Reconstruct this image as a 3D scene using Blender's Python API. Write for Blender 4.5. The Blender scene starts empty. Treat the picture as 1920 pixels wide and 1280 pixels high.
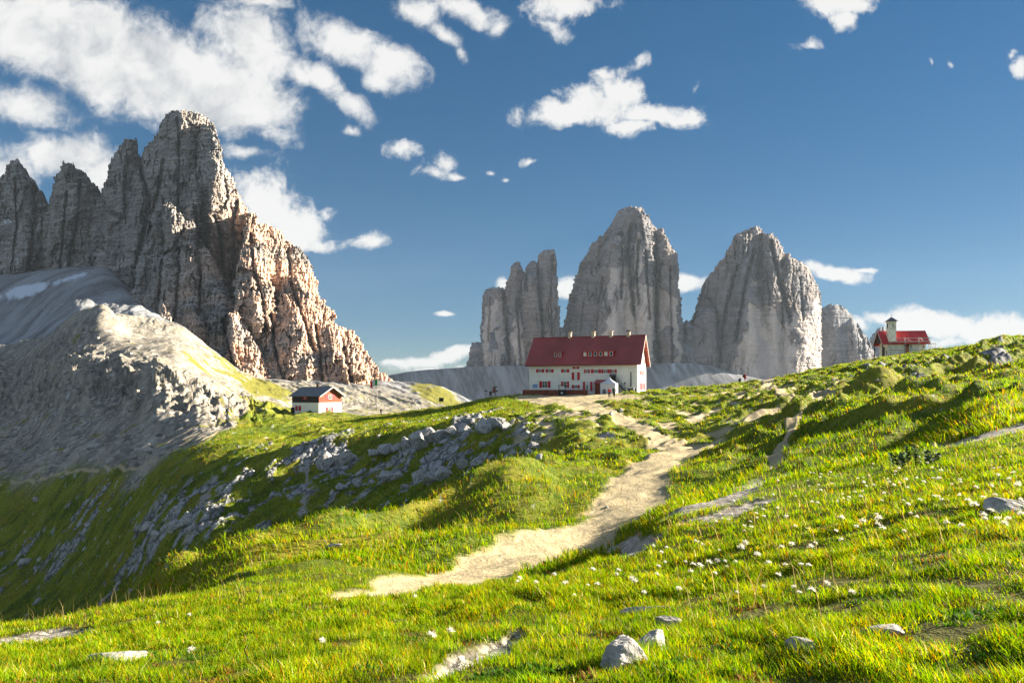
import bpy, bmesh, math, random
import numpy as np
from mathutils import Vector, Matrix
random.seed(7); RNG = np.random.default_rng(11)
R_ = math.radians
SC = bpy.context.scene
COL = SC.collection
F, CX, HY = 1280.0, 960.0, 735.0          # focal length in photo pixels, image centre, horizon row

# ------------------------------------------------------------------ camera
cam_d = bpy.data.cameras.new("camera"); cam = bpy.data.objects.new("camera", cam_d); COL.objects.link(cam)
cam_d.sensor_width = 36; cam_d.lens = 24; cam_d.shift_y = (HY - 640) / 1920
cam_d.clip_start = 0.05; cam_d.clip_end = 20000
cam.location = (0, 0, 0); cam.rotation_euler = (R_(90), 0, 0)
SC.camera = cam
# ------------------------------------------------------------------ light
SUN_A, SUN_E = 18.0, 20.0                   # degrees from +x towards +y, elevation
sd = Vector((math.cos(R_(SUN_E)) * math.cos(R_(SUN_A)), math.cos(R_(SUN_E)) * math.sin(R_(SUN_A)), math.sin(R_(SUN_E))))
sl = bpy.data.lights.new("sun", 'SUN'); sl.energy = 5.0; sl.angle = R_(0.5); sl.color = (1.0, 0.88, 0.70)
so = bpy.data.objects.new("sun", sl); COL.objects.link(so); so.rotation_euler = sd.to_track_quat('Z', 'Y').to_euler()
vs = SC.view_settings; SC.display_settings.display_device = 'sRGB'
vs.view_transform = 'Standard'; vs.look = 'None'; vs.gamma = 1; vs.use_curve_mapping = False
vs.exposure = 2.3
SKY_STR = 0.07

# ------------------------------------------------------------------ node helpers
class NT:
    def __init__(s, tree): s.t = tree; s.n = tree.nodes; s.l = tree.links
    def node(s, typ, **kw):
        n = s.n.new(typ)
        for k, v in kw.items(): setattr(n, k, v)
        return n
    def put(s, sock, v):
        if hasattr(v, 'is_output') or isinstance(v, bpy.types.NodeSocket): s.l.new(v, sock)
        else:
            if sock.type == 'RGBA' and not hasattr(v, '__len__'): v = (v, v, v, 1)
            elif sock.type == 'RGBA' and len(v) == 3: v = tuple(v) + (1,)
            sock.default_value = v
    def math(s, op, a, b=0.0, c=None, clamp=False):
        n = s.node('ShaderNodeMath', operation=op, use_clamp=clamp); s.put(n.inputs[0], a); s.put(n.inputs[1], b)
        if c is not None: s.put(n.inputs[2], c)
        return n.outputs[0]
    def vmath(s, op, a, b=None, scale=None):
        n = s.node('ShaderNodeVectorMath', operation=op); s.put(n.inputs[0], a)
        if b is not None: s.put(n.inputs[1], b)
        if scale is not None: s.put(n.inputs['Scale'], scale)
        return n.outputs['Value'] if op in ('LENGTH', 'DOT_PRODUCT', 'DISTANCE') else n.outputs[0]
    def mix(s, f, a, b, blend='MIX'):
        n = s.node('ShaderNodeMix', data_type='RGBA', blend_type=blend); n.clamp_factor = True
        s.put(n.inputs['Factor'], f); s.put(n.inputs['A'], a) if False else s.put(n.inputs[6], a); s.put(n.inputs[7], b)
        return n.outputs[2]
    def noise(s, vec, scale, detail=4, rough=0.55, dist=0.0, typ='FBM'):
        n = s.node('ShaderNodeTexNoise'); n.noise_dimensions = '3D'
        try: n.noise_type = typ
        except Exception: pass
        if vec is not None: s.put(n.inputs['Vector'], vec)
        n.inputs['Scale'].default_value = scale; n.inputs['Detail'].default_value = detail
        n.inputs['Roughness'].default_value = rough; n.inputs['Distortion'].default_value = dist
        return n.outputs['Fac']
    def voronoi(s, vec, scale, feature='F1'):
        n = s.node('ShaderNodeTexVoronoi', feature=feature)
        if vec is not None: s.put(n.inputs['Vector'], vec)
        n.inputs['Scale'].default_value = scale
        return n.outputs['Distance']
    def ramp(s, f, lo, hi, a=0.0, b=1.0, smooth=True):
        n = s.node('ShaderNodeMapRange', interpolation_type='SMOOTHSTEP' if smooth else 'LINEAR', clamp=True)
        s.put(n.inputs[0], f); s.put(n.inputs[1], lo); s.put(n.inputs[2], hi); s.put(n.inputs[3], a); s.put(n.inputs[4], b)
        return n.outputs[0]
    def mapping(s, vec, scale=(1, 1, 1), rot=(0, 0, 0), loc=(0, 0, 0), typ='POINT'):
        n = s.node('ShaderNodeMapping', vector_type=typ); s.put(n.inputs['Vector'], vec)
        n.inputs['Location'].default_value = loc; n.inputs['Rotation'].default_value = rot; n.inputs['Scale'].default_value = scale
        return n.outputs[0]
    def attr(s, name): return s.node('ShaderNodeAttribute', attribute_name=name)
    def coord(s, which='Object'): return s.node('ShaderNodeTexCoord').outputs[which]

def new_mat(name):
    m = bpy.data.materials.new(name); m.use_nodes = True; t = NT(m.node_tree); t.n.clear()
    out = t.node('ShaderNodeOutputMaterial'); return m, t, out
def principled(t, out, color, rough=0.85, spec=0.25, normal=None, metal=0.0):
    b = t.node('ShaderNodeBsdfPrincipled'); t.put(b.inputs['Base Color'], color); t.put(b.inputs['Roughness'], rough)
    b.inputs['Specular IOR Level'].default_value = spec; b.inputs['Metallic'].default_value = metal
    if normal is not None: t.l.new(normal, b.inputs['Normal'])
    t.l.new(b.outputs[0], out.inputs[0]); return b
def bump(t, h, strength=0.5, dist=0.1):
    n = t.node('ShaderNodeBump'); n.inputs['Strength'].default_value = strength; n.inputs['Distance'].default_value = dist
    t.l.new(h, n.inputs['Height']); return n.outputs[0]

# ------------------------------------------------------------------ world: physical sky with clouds far beyond the scene
CLOUDS_SOFT = [  # cx, cy, rx, ry, angle(deg, clockwise in the sky seen from the meadow), strength
 (70,60,350,98,10,1.4),(300,140,270,98,14,1.45),(440,185,145,82,12,1.4),(470,85,110,88,40,1.0),(200,60,150,60,25,1.1),(505,250,60,30,25,.55),
 (50,200,105,46,10,1),(115,292,115,56,0,1),(25,325,80,70,0,.9),(190,318,70,48,0,.9),
 (640,82,110,48,20,1),(730,112,80,44,22,1),(720,145,45,25,0,.7),(590,65,60,36,0,.55),(600,145,70,30,40,.9),(660,200,58,26,25,.85),(560,130,50,26,40,.7),
 (480,5,75,32,8,.9),(780,15,62,30,20,.8),(830,65,42,22,40,.85),(858,103,30,14,50,.6),(885,28,80,28,22,.95),(935,55,26,20,60,.55),(460,288,60,16,15,.5),(660,240,26,9,0,.55)]
CLOUDS_CRISP = [
 (495,385,95,76,20,1.1),(560,425,78,58,30,1.1),(600,458,60,24,5,.9),(692,450,62,21,-5,.8),(612,395,26,24,0,.45),
 (1070,8,90,42,0,1.0),(1040,45,40,26,30,.8),(1120,192,92,52,5,1.2),(1060,215,100,32,-14,1.1),(1225,216,88,27,3,1.15),(1160,170,62,48,0,1.1),(1275,210,40,24,-15,1),(968,222,26,25,-30,.7),(1185,235,70,22,0,.9),
 (1130,133,62,15,-8,.6),(1205,120,30,15,-20,.6),(758,275,48,22,10,.65),(830,300,34,28,-20,.75),(862,322,26,14,10,.9),(820,318,40,18,0,.7),(835,595,30,8,0,1.2),(997,300,24,9,-5,.65),(943,332,11,10,0,.6),(915,316,12,8,20,.5),
 (1575,8,95,32,0,1.05),(1582,38,34,30,20,.85),(1520,75,34,15,-10,.65),(1912,132,36,24,-40,1),(1900,105,25,10,-40,.55),(1745,118,9,13,0,.6),(1786,121,13,11,40,.65),(1297,152,11,17,20,.55),
 (1655,598,60,20,5,1.1),(1720,606,115,34,4,1.15),(1860,612,100,36,-6,1.2),(1790,608,70,32,0,1.1),(1760,640,130,14,0,.6),(1930,610,60,30,0,1.1),(1890,640,80,14,0,.7),
 (1560,507,68,22,6,1.15),(1528,497,40,17,0,1),(1612,502,34,8,-5,.8),(1300,532,52,20,0,1.1),(1060,540,30,34,0,1.1),(945,530,18,22,-30,1),
 (790,676,84,15,-3,1.0),(855,664,60,15,-8,1.05),(745,678,45,9,0,.8),(820,690,90,8,0,.6),(1610,610,30,14,20,.9)]
def build_world():
    w = bpy.data.worlds.new("World"); SC.world = w; w.use_nodes = True
    t = NT(w.node_tree); t.n.clear()
    out = t.node('ShaderNodeOutputWorld'); bg = t.node('ShaderNodeBackground'); bg.inputs['Strength'].default_value = SKY_STR
    sky = t.node('ShaderNodeTexSky', sky_type='NISHITA'); sky.sun_disc = False
    sky.sun_elevation = R_(SUN_E); sky.sun_rotation = R_(90 - SUN_A); sky.altitude = 2400; sky.air_density = 1.0; sky.dust_density = 0.35; sky.ozone_density = 2.5
    hs = t.node('ShaderNodeHueSaturation'); hs.inputs['Saturation'].default_value = 1.68; hs.inputs['Value'].default_value = 0.425
    gm = t.node('ShaderNodeGamma'); gm.inputs[1].default_value = 0.655; t.l.new(sky.outputs[0], gm.inputs[0]); t.l.new(gm.outputs[0], hs.inputs['Color'])
    d = t.coord('Generated')
    sx = t.node('ShaderNodeSeparateXYZ'); t.l.new(d, sx.inputs[0])
    fy = t.math('MAXIMUM', sx.outputs[1], 0.02)
    u = t.math('DIVIDE', sx.outputs[0], fy); v = t.math('DIVIDE', sx.outputs[2], fy)
    cb = t.node('ShaderNodeCombineXYZ'); t.l.new(u, cb.inputs[0]); t.l.new(v, cb.inputs[1]); uv = cb.outputs[0]
    wn = t.node('ShaderNodeTexNoise'); wn.inputs['Scale'].default_value = 9; wn.inputs['Detail'].default_value = 3; t.l.new(uv, wn.inputs['Vector'])
    wo = t.vmath('SCALE', t.vmath('SUBTRACT', wn.outputs['Color'], (.5, .5, .5)), scale=0.055)
    uvw = t.vmath('ADD', uv, wo)
    def field(lst):
        acc = None
        for (cx, cy, rx, ry, a, st) in lst:
            m = t.mapping(uvw, scale=(rx / F, ry / F, 1), rot=(0, 0, R_(-a)), loc=((cx - CX) / F, (HY - cy) / F, 0), typ='TEXTURE')
            val = t.math('MULTIPLY_ADD', t.vmath('LENGTH', m), -st, st)
            if acc is None: acc = val
            else: acc = t.math('SMOOTH_MAX', acc, val, 0.18)
        return acc
    n1 = t.noise(uvw, 14, 9, 0.58, 0.3); n2 = t.noise(uvw, 40, 6, 0.6, 0.2)
    n3 = t.noise(uvw, 120, 4, 0.65)
    nz = t.math('SUBTRACT', t.math('MULTIPLY_ADD', n3, 0.20, t.math('MULTIPLY_ADD', n2, 0.32, t.math('MULTIPLY', n1, 0.48))), 0.5)
    fs, fc = field(CLOUDS_SOFT), field(CLOUDS_CRISP)
    ds = t.ramp(t.math('MULTIPLY_ADD', nz, 2.3, fs), -0.06, 0.66)
    dc = t.ramp(t.math('MULTIPLY_ADD', nz, 3.1, fc), 0.03, 0.66)
    dens = t.math('MAXIMUM', ds, dc)
    # the same density a little nearer the sun: less of it means more light reaches this part of the cloud
    off = t.vmath('ADD', uvw, (0.030, 0.022, 0.0))
    n1o = t.noise(off, 14, 7, 0.58, 0.3)
    lit = t.math('SUBTRACT', n1, n1o)
    lo = t.noise(uvw, 6, 5, 0.5, 0.2)
    shade = t.ramp(t.math('MULTIPLY_ADD', lit, 1.0, t.math('MULTIPLY_ADD', lo, .75, t.math('MULTIPLY', t.ramp(u, -0.75, 0.2), 0.26))), 0.08, 0.55)
    col = t.mix(shade, (0.50, 0.53, 0.57), (0.88, 0.88, 0.87))
    k = 1.0 / (SKY_STR * 2 ** vs.exposure)
    col = t.vmath('SCALE', col, scale=k)
    front = t.ramp(sx.outputs[1], 0.02, 0.12)
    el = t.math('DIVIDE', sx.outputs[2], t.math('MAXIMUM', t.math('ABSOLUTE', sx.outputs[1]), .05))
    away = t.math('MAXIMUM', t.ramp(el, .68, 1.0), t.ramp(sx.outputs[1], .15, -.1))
    fill_clouds = t.math('MULTIPLY', t.ramp(t.noise(d, 3.2, 7, .58, .3), .44, .58), t.math('MULTIPLY', away, t.ramp(sx.outputs[2], .02, .12)))  # unseen clouds behind and overhead, added to brighten the ambient light
    col = t.mix(away, col, t.vmath('MULTIPLY', col, (.98, 1.12, 1.32)))  # cloud colour out of view made brighter and bluer as fill light
    fin = t.mix(t.math('MAXIMUM', t.math('MULTIPLY', dens, front), t.math('MULTIPLY', fill_clouds, .80)), hs.outputs[0], col)
    t.l.new(fin, bg.inputs[0]); t.l.new(bg.outputs[0], out.inputs[0])
    w.cycles.sampling_method = 'MANUAL'; w.cycles.sample_map_resolution = 512
build_world()

# ------------------------------------------------------------------ numpy noise
def _h(ix, iy, seed):
    h = (ix.astype(np.uint32) * np.uint32(374761393) + iy.astype(np.uint32) * np.uint32(668265263) + np.uint32((seed * 974634777) & 0xffffffff))
    h = (h ^ (h >> np.uint32(13))) * np.uint32(1274126177)
    return h ^ (h >> np.uint32(16))
def perlin(x, y, seed=0):
    x = np.asarray(x, np.float32); y = np.asarray(y, np.float32)
    xf = np.floor(x); yf = np.floor(y); ix = xf.astype(np.int64); iy = yf.astype(np.int64); x = x - xf; y = y - yf
    def g(dx, dy):
        a = (_h(ix + dx, iy + dy, seed) & np.uint32(1023)).astype(np.float32) * np.float32(2 * math.pi / 1024)
        return np.cos(a) * (x - dx) + np.sin(a) * (y - dy)
    sx = x * x * x * (x * (x * 6 - 15) + 10); sy = y * y * y * (y * (y * 6 - 15) + 10)
    a = g(0, 0); b = g(1, 0); c = g(0, 1); d = g(1, 1)
    return ((a + (b - a) * sx) * (1 - sy) + (c + (d - c) * sx) * sy) * 1.4
def fbm(x, y, octv=4, seed=0, gain=0.5, ridge=False, lac=2.03):
    s = 0; a = 1; tot = 0
    for o in range(octv):
        n = perlin(x, y, seed + o * 17)
        if ridge: n = 1 - 2 * np.abs(n)
        s = s + a * n; tot += a; a *= gain; x = x * lac + 3.7; y = y * lac + 1.3
    return s / tot
def facet(x, y, seed=0):
    """angular blocks: nearest-cell planes, each tilted its own way, roughly -1..1"""
    x = np.asarray(x, np.float32); y = np.asarray(y, np.float32); ix = np.floor(x).astype(np.int64); iy = np.floor(y).astype(np.int64)
    best = np.full(x.shape, 9.0, np.float32); out = np.zeros(x.shape, np.float32)
    for dx in (-1, 0, 1):
        for dy in (-1, 0, 1):
            h = _h(ix + dx, iy + dy, seed); r = lambda s: ((h >> np.uint32(s)) & np.uint32(63)).astype(np.float32) / 63
            ox = x - (ix + dx + r(0)); oy = y - (iy + dy + r(6)); d = ox * ox + oy * oy; k = d < best
            v = (r(12) - .5) * .9 + (r(18) - .5) * 1.5 * ox + (r(24) - .5) * 1.5 * oy
            best = np.where(k, d, best); out = np.where(k, v, out)
    return out
def sstep(a, b, x):
    t = np.clip((x - a) / (b - a), 0, 1); return t * t * (3 - 2 * t)
def pchip(x, y, xi):
    """monotone cubic; y may be (n,) or (n,k)"""
    x = np.asarray(x, float); y = np.asarray(y, float); one = y.ndim == 1
    if one: y = y[:, None]
    h = np.diff(x)[:, None]; dl = np.diff(y, axis=0) / h
    m = np.zeros_like(y)
    w1 = 2 * h[1:] + h[:-1]; w2 = h[1:] + 2 * h[:-1]
    ok = dl[:-1] * dl[1:] > 0
    with np.errstate(divide='ignore', invalid='ignore'):
        m[1:-1] = np.where(ok, (w1 + w2) / (w1 / dl[:-1] + w2 / dl[1:]), 0)
    m[0] = dl[0]; m[-1] = dl[-1]
    i = np.clip(np.searchsorted(x, xi) - 1, 0, len(x) - 2); t = ((xi - x[i]) / h[i, 0])[:, None]
    hh = h[i]
    r = (2*t**3 - 3*t**2 + 1) * y[i] + (t**3 - 2*t**2 + t) * hh * m[i] + (-2*t**3 + 3*t**2) * y[i+1] + (t**3 - t**2) * hh * m[i+1]
    return r[:, 0] if one else r
def inpoly(px, py, poly):
    r = np.zeros(np.shape(px), bool); n = len(poly); j = n - 1
    for i in range(n):
        (xi, yi), (xj, yj) = poly[i], poly[j]
        r ^= ((yi > py) != (yj > py)) & (px < (xj - xi) * (py - yi) / (yj - yi + 1e-9) + xi); j = i
    return r
def seg_dist(x, y, pts):
    """distance to a polyline and position along it (0..n-1)"""
    best = np.full(np.shape(x), 1e9, np.float32); pos = np.zeros(np.shape(x), np.float32)
    for i in range(len(pts) - 1):
        ax, ay = pts[i]; bx, by = pts[i + 1]; dx, dy = bx - ax, by - ay
        t = np.clip(((x - ax) * dx + (y - ay) * dy) / (dx * dx + dy * dy + 1e-9), 0, 1)
        d = np.hypot(x - ax - t * dx, y - ay - t * dy); k = d < best
        best = np.where(k, d, best); pos = np.where(k, i + t, pos)
    return best, pos

# ------------------------------------------------------------------ mesh helpers
def tag(o, label=None, cat=None, group=None, kind=None):
    if label: o['label'] = label
    if cat: o['category'] = cat
    if group: o['group'] = group
    if kind: o['kind'] = kind
    return o
def np_mesh(name, verts, faces, mat=None, smooth=True, attrs=None, parent=None, colors=None):
    """faces: (n,4) quads or (n,3) tris"""
    me = bpy.data.meshes.new(name); nv = len(verts); nf = len(faces); k = faces.shape[1]
    me.vertices.add(nv); me.vertices.foreach_set('co', np.asarray(verts, np.float32).ravel())
    me.loops.add(nf * k); me.loops.foreach_set('vertex_index', np.asarray(faces, np.int32).ravel())
    me.polygons.add(nf); me.polygons.foreach_set('loop_start', np.arange(0, nf * k, k, dtype=np.int32))
    try: me.polygons.foreach_set('loop_total', np.full(nf, k, np.int32))
    except Exception: pass
    me.polygons.foreach_set('use_smooth', np.full(nf, smooth, bool))
    for an, av in (attrs or {}).items():
        a = me.attributes.new(an, 'FLOAT', 'POINT'); a.data.foreach_set('value', np.asarray(av, np.float32).ravel())
    for an, av in (colors or {}).items():
        a = me.attributes.new(an, 'FLOAT_COLOR', 'POINT'); a.data.foreach_set('color', np.asarray(av, np.float32).ravel())
    me.update(calc_edges=True); me.validate()
    if mat: me.materials.append(mat)
    o = bpy.data.objects.new(name, me); COL.objects.link(o)
    if parent: o.parent = parent
    return o
def sub_grid(verts, quads, sel, attrs):
    q = quads[sel]; u, inv = np.unique(q, return_inverse=True)
    return verts[u], inv.reshape(q.shape), {k: a[u] for k, a in attrs.items()}
# ------------------------------------------------------------------ terrain
def plane_z(x, y): return -1.1 + 0.13 * x - 0.03 * y
TAB = {  # bearing (photo column) : how the ground lies going outwards, distance : row
 -1500: [(3.6,1290),(7,1240),(11,1200),(16,1310),(40,1395),(90,1300),(140,1120),(190,930),(240,830),(300,740),(340,690),(360,680),(400,690),(470,660),(560,600),(660,560),(760,540),(900,530),(2600,640)],
 -500: [(3.6,1280),(7,1230),(11,1185),(16,1300),(40,1390),(90,1280),(130,1110),(175,920),(225,825),(280,750),(330,680),(350,665),(420,685),(560,660),(680,610),(790,555),(870,528),(960,525),(2600,640)],
 0: [(3.6,1275),(7,1222),(11,1172),(16,1295),(40,1390),(75,1300),(105,1180),(118,1110),(133,1010),(150,912),(190,850),(240,780),(290,700),(318,660),(335,652),(385,672),(540,652),(650,605),(760,550),(850,522),(950,515),(2600,640)],
 160: [(3.4,1275),(7,1205),(12,1150),(17,1260),(40,1330),(66,1260),(97,1148),(110,1060),(122,960),(134,885),(165,820),(205,735),(240,645),(262,590),(272,583),(320,612),(440,612),(560,585),(680,540),(800,510),(950,500),(2600,640)],
 190: [(3.3,1275),(7,1200),(12,1143),(17,1245),(40,1310),(66,1250),(93,1140),(107,1050),(119,955),(131,880),(162,815),(200,735),(232,660),(252,600),(263,574),(290,588),(340,600),(440,606),(560,588),(680,545),(800,512),(950,500),(2600,640)],
 250: [(3.3,1275),(7,1192),(12.5,1132),(17,1205),(30,1190),(60,1220),(88,1118),(101,1030),(113,940),(126,872),(154,802),(188,740),(210,684),(226,660),(280,620),(330,600),(380,604),(460,602),(600,575),(900,545),(2600,650)],
 320: [(3.2,1275),(7,1185),(13,1122),(17,1170),(21,1150),(26,1100),(33,1180),(60,1190),(80,1095),(92,1010),(105,930),(118,865),(132,832),(152,785),(178,738),(196,694),(212,674),(280,632),(340,614),(420,608),(600,606),(900,590),(2600,650)],
 400: [(3.1,1275),(6.5,1180),(12,1115),(15,1105),(18,1135),(25,1075),(30,1120),(42,1100),(72,1070),(90,965),(103,900),(112,860),(124,835),(140,805),(158,776),(170,754),(190,738),(250,697),(320,670),(400,662),(520,660),(900,650),(2600,680)],
 480: [(3,1275),(6,1175),(11,1108),(15,1085),(19,1110),(24,1052),(28,1078),(36,1030),(48,1065),(66,1060),(78,1028),(90,950),(98,895),(103,872),(106,856),(112,848),(130,825),(150,797),(170,778),(190,770),(230,745),(300,725),(360,716),(450,712),(700,706),(2600,705)],
 640: [(2.8,1275),(5,1180),(8,1125),(12,1098),(16,1062),(20,1078),(27,1022),(31,1034),(45,1045),(60,1036),(72,1012),(81,980),(90,930),(98,884),(102.5,856),(105,833),(115,818),(130,803),(150,790),(168,780),(200,788),(260,776),(330,750),(400,727),(500,718),(700,712),(2600,715)],
 800: [(2.6,1280),(4.5,1190),(7,1130),(9.5,1102),(11,1104),(15,1080),(18,1062),(21,1040),(25,1048),(32,990),(45,1002),(60,990),(72,958),(82,912),(90,868),(97,830),(100,803),(106,798),(115,792),(130,783),(150,771),(158,769),(180,790),(300,775),(450,745),(600,722),(640,732),(900,790),(1500,760),(1720,738),(1900,693),(2100,720),(2600,730)],
 960: [(2.4,1285),(3.5,1215),(5,1150),(7.5,1092),(10,1112),(14,1098),(15.5,1085),(19,1042),(22,1022),(26,1005),(31,950),(34,915),(40,905),(52,902),(62,888),(72,860),(82,822),(93,788),(108,772),(122,757),(135,745),(145,741),(170,760),(300,800),(700,780),(1500,775),(1760,745),(1890,685),(2100,720),(2600,730)],
 1120: [(2.3,1285),(3.5,1205),(5,1140),(8,1072),(10,1052),(13,1075),(17,1058),(20,1038),(24,992),(27,965),(31,930),(35,905),(45,870),(60,835),(72,800),(85,777),(100,762),(120,748),(138,739),(150,737.5),(170,739),(260,790),(700,790),(1500,775),(1760,745),(1890,688),(2100,720),(2600,730)],
 1280: [(2.2,1285),(3.5,1180),(5,1120),(8,1040),(12,975),(15,950),(18,962),(24,952),(30,925),(36,888),(45,862),(55,846),(66,815),(80,790),(95,765),(112,745),(130,730),(138,727),(160,738),(260,790),(700,790),(1500,770),(1760,737),(1890,680),(2100,720),(2600,730)],
 1440: [(2.2,1285),(3.2,1180),(5,1085),(8,1000),(12,945),(16,918),(20,928),(28,905),(34,885),(45,835),(58,805),(72,780),(90,750),(110,728),(125,715),(135,712),(160,725),(260,790),(700,790),(1500,760),(1800,712),(2100,720),(2600,730)],
 1600: [(2.1,1285),(3,1165),(5,1045),(8,965),(12,915),(17,885),(21,888),(28,855),(36,815),(48,775),(60,752),(75,730),(95,710),(115,692),(135,680),(160,690),(260,760),(700,790),(1300,745),(2600,735)],
 1760: [(2.05,1285),(3,1140),(5,1010),(8,925),(12,872),(17,842),(20,841),(26,808),(34,780),(45,752),(60,725),(80,700),(105,678),(130,662),(145,655),(170,662),(260,740),(700,790),(1300,745),(2600,735)],
 1920: [(2,1285),(3,1115),(5,985),(8,890),(12,835),(17,800),(20,797),(25,775),(34,745),(45,720),(60,695),(80,670),(100,650),(118,637),(140,640),(260,720),(700,790),(1300,745),(2600,735)],
 2300: [(2,1250),(3,1080),(5,950),(8,865),(12,815),(17,780),(25,755),(34,730),(45,710),(60,690),(80,670),(100,652),(118,640),(140,645),(260,720),(700,790),(1300,745),(2600,735)],
 3600: [(2,1200),(3,1050),(5,930),(8,850),(12,810),(17,780),(25,755),(34,735),(45,720),(60,700),(80,685),(100,670),(118,660),(140,665),(260,730),(700,790),(1300,745),(2600,735)],
}
def radial():
    seg = [(0.9, 3, 60), (3, 16, 300), (16, 60, 380), (60, 170, 480), (170, 270, 160), (270, 720, 150), (720, 2600, 90)]
    out = []
    for a, b, n in seg: out.append(np.exp(np.linspace(math.log(a), math.log(b), n, endpoint=False)))
    return np.concatenate(out + [np.array([2600.0])])
GD = radial()
GPX = np.concatenate([np.linspace(-1500, -60, 60, endpoint=False), np.arange(-60, 1980, 1.7), np.linspace(1980, 3600, 60)])
def base_rows():
    px = np.array(sorted(TAB)); cols = []
    lD = np.log(GD)
    for p in px:
        pts = list(TAB[p]); u = (p - CX) / F
        pre = [(d, HY - F * plane_z(u * d, d) / d) for d in (0.6, 1.3)]
        pts = [q for q in pre if q[0] < pts[0][0] - .5] + pts
        d = np.array([q[0] for q in pts]); z = np.array([(HY - q[1]) / F * q[0] for q in pts])
        cols.append((d, z, pts))
    # interpolate the row angle (z/d) in log d
    M = np.stack([pchip(np.log(c[0]), np.array([q[1] for q in c[2]], float), lD) for c in cols])
    return pchip(px, M, GPX).T          # [rows(d), cols(px)]
ROW = base_rows()
PXg, Dg = np.meshgrid(GPX, GD)
U = (PXg - CX) / F
X = U * Dg; Y = Dg.copy(); Z = (HY - ROW) / F * Dg

# -- a pixel seen on the ground, as a place on the ground
def ground_row(px):                     # interpolated column of rows
    i = np.clip(np.searchsorted(GPX, px) - 1, 0, len(GPX) - 2); t = (px - GPX[i]) / (GPX[i + 1] - GPX[i])
    return Z[:, i] * (1 - t) + Z[:, i + 1] * t
def place(px, py, dmin=1.5, dmax=2600):
    z = ground_row(px); rows = HY - F * z / GD
    ok = np.where((rows[:-1] >= py) & (rows[1:] < py) & (GD[:-1] >= dmin) & (GD[:-1] <= dmax))[0]
    if len(ok) == 0:
        sel = np.where((GD >= dmin) & (GD <= dmax))[0]; i = sel[np.argmin(np.abs(rows[sel] - py))]; d = GD[i]
    else:
        i = ok[0]; t = (rows[i] - py) / (rows[i] - rows[i + 1] + 1e-9); d = GD[i] + t * (GD[i + 1] - GD[i])
    return np.array([(px - CX) / F * d, d, float(np.interp(d, GD, z))])
def ground_z(x, y):
    px = CX + F * x / y; z = ground_row(px); return float(np.interp(y, GD, z))

PATH_PX = [(690,1116,.5),(760,1100,.8),(830,1084,.9),(910,1062,1.0),(1000,1038,1.1),(1090,1008,1.2),(1150,982,1.3),(1185,950,1.5),(1197,918,1.5),(1205,893,1.5),(1240,872,1.6),(1285,856,2.0),(1318,845,1.5)]
BRANCH_PX = [(1285,853,1.5),(1235,826,1.3),(1195,803,1.3),(1160,788,1.4),(1120,771,1.7),(1085,760,2.2),(1055,752,2.4),(1000,744,3.2)]
BRANCH2_PX = [(1085,760,1.2),(1115,752,1.0),(1150,744,1.3)]
TRAIL_PX = [(-40,920,.3),(60,905,.3),(150,888,.3),(280,868,.28),(380,838,.25),(430,815,.22)]
TRAIL2_PX = [(1455,905,.3),(1452,880,.35),(1470,845,.3),(1488,822,.35),(1500,800,.3)]
TRAIL3_PX = [(1370,716,1.0),(1440,714,1.1),(1436,735,.6),(1500,768,.5),(1560,770,.4)]
TRAIL4_PX = [(290,1098,.3),(335,1068,.4),(352,1030,.6),(360,1000,.8),(372,968,.55),(402,905,.35),(424,880,.3)]
TRAIL5_PX = [(568,985,.3),(571,950,.55),(580,915,.28),(572,880,.22)]
def to_line(lst): return [place(p, q) for p, q, w in lst], [w for *_, w in lst]
PATHS = [to_line(l) for l in (PATH_PX, BRANCH_PX, BRANCH2_PX, TRAIL_PX, TRAIL2_PX, TRAIL3_PX)]; GULLIES = [to_line(l) for l in (TRAIL4_PX, TRAIL5_PX)]

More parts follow.
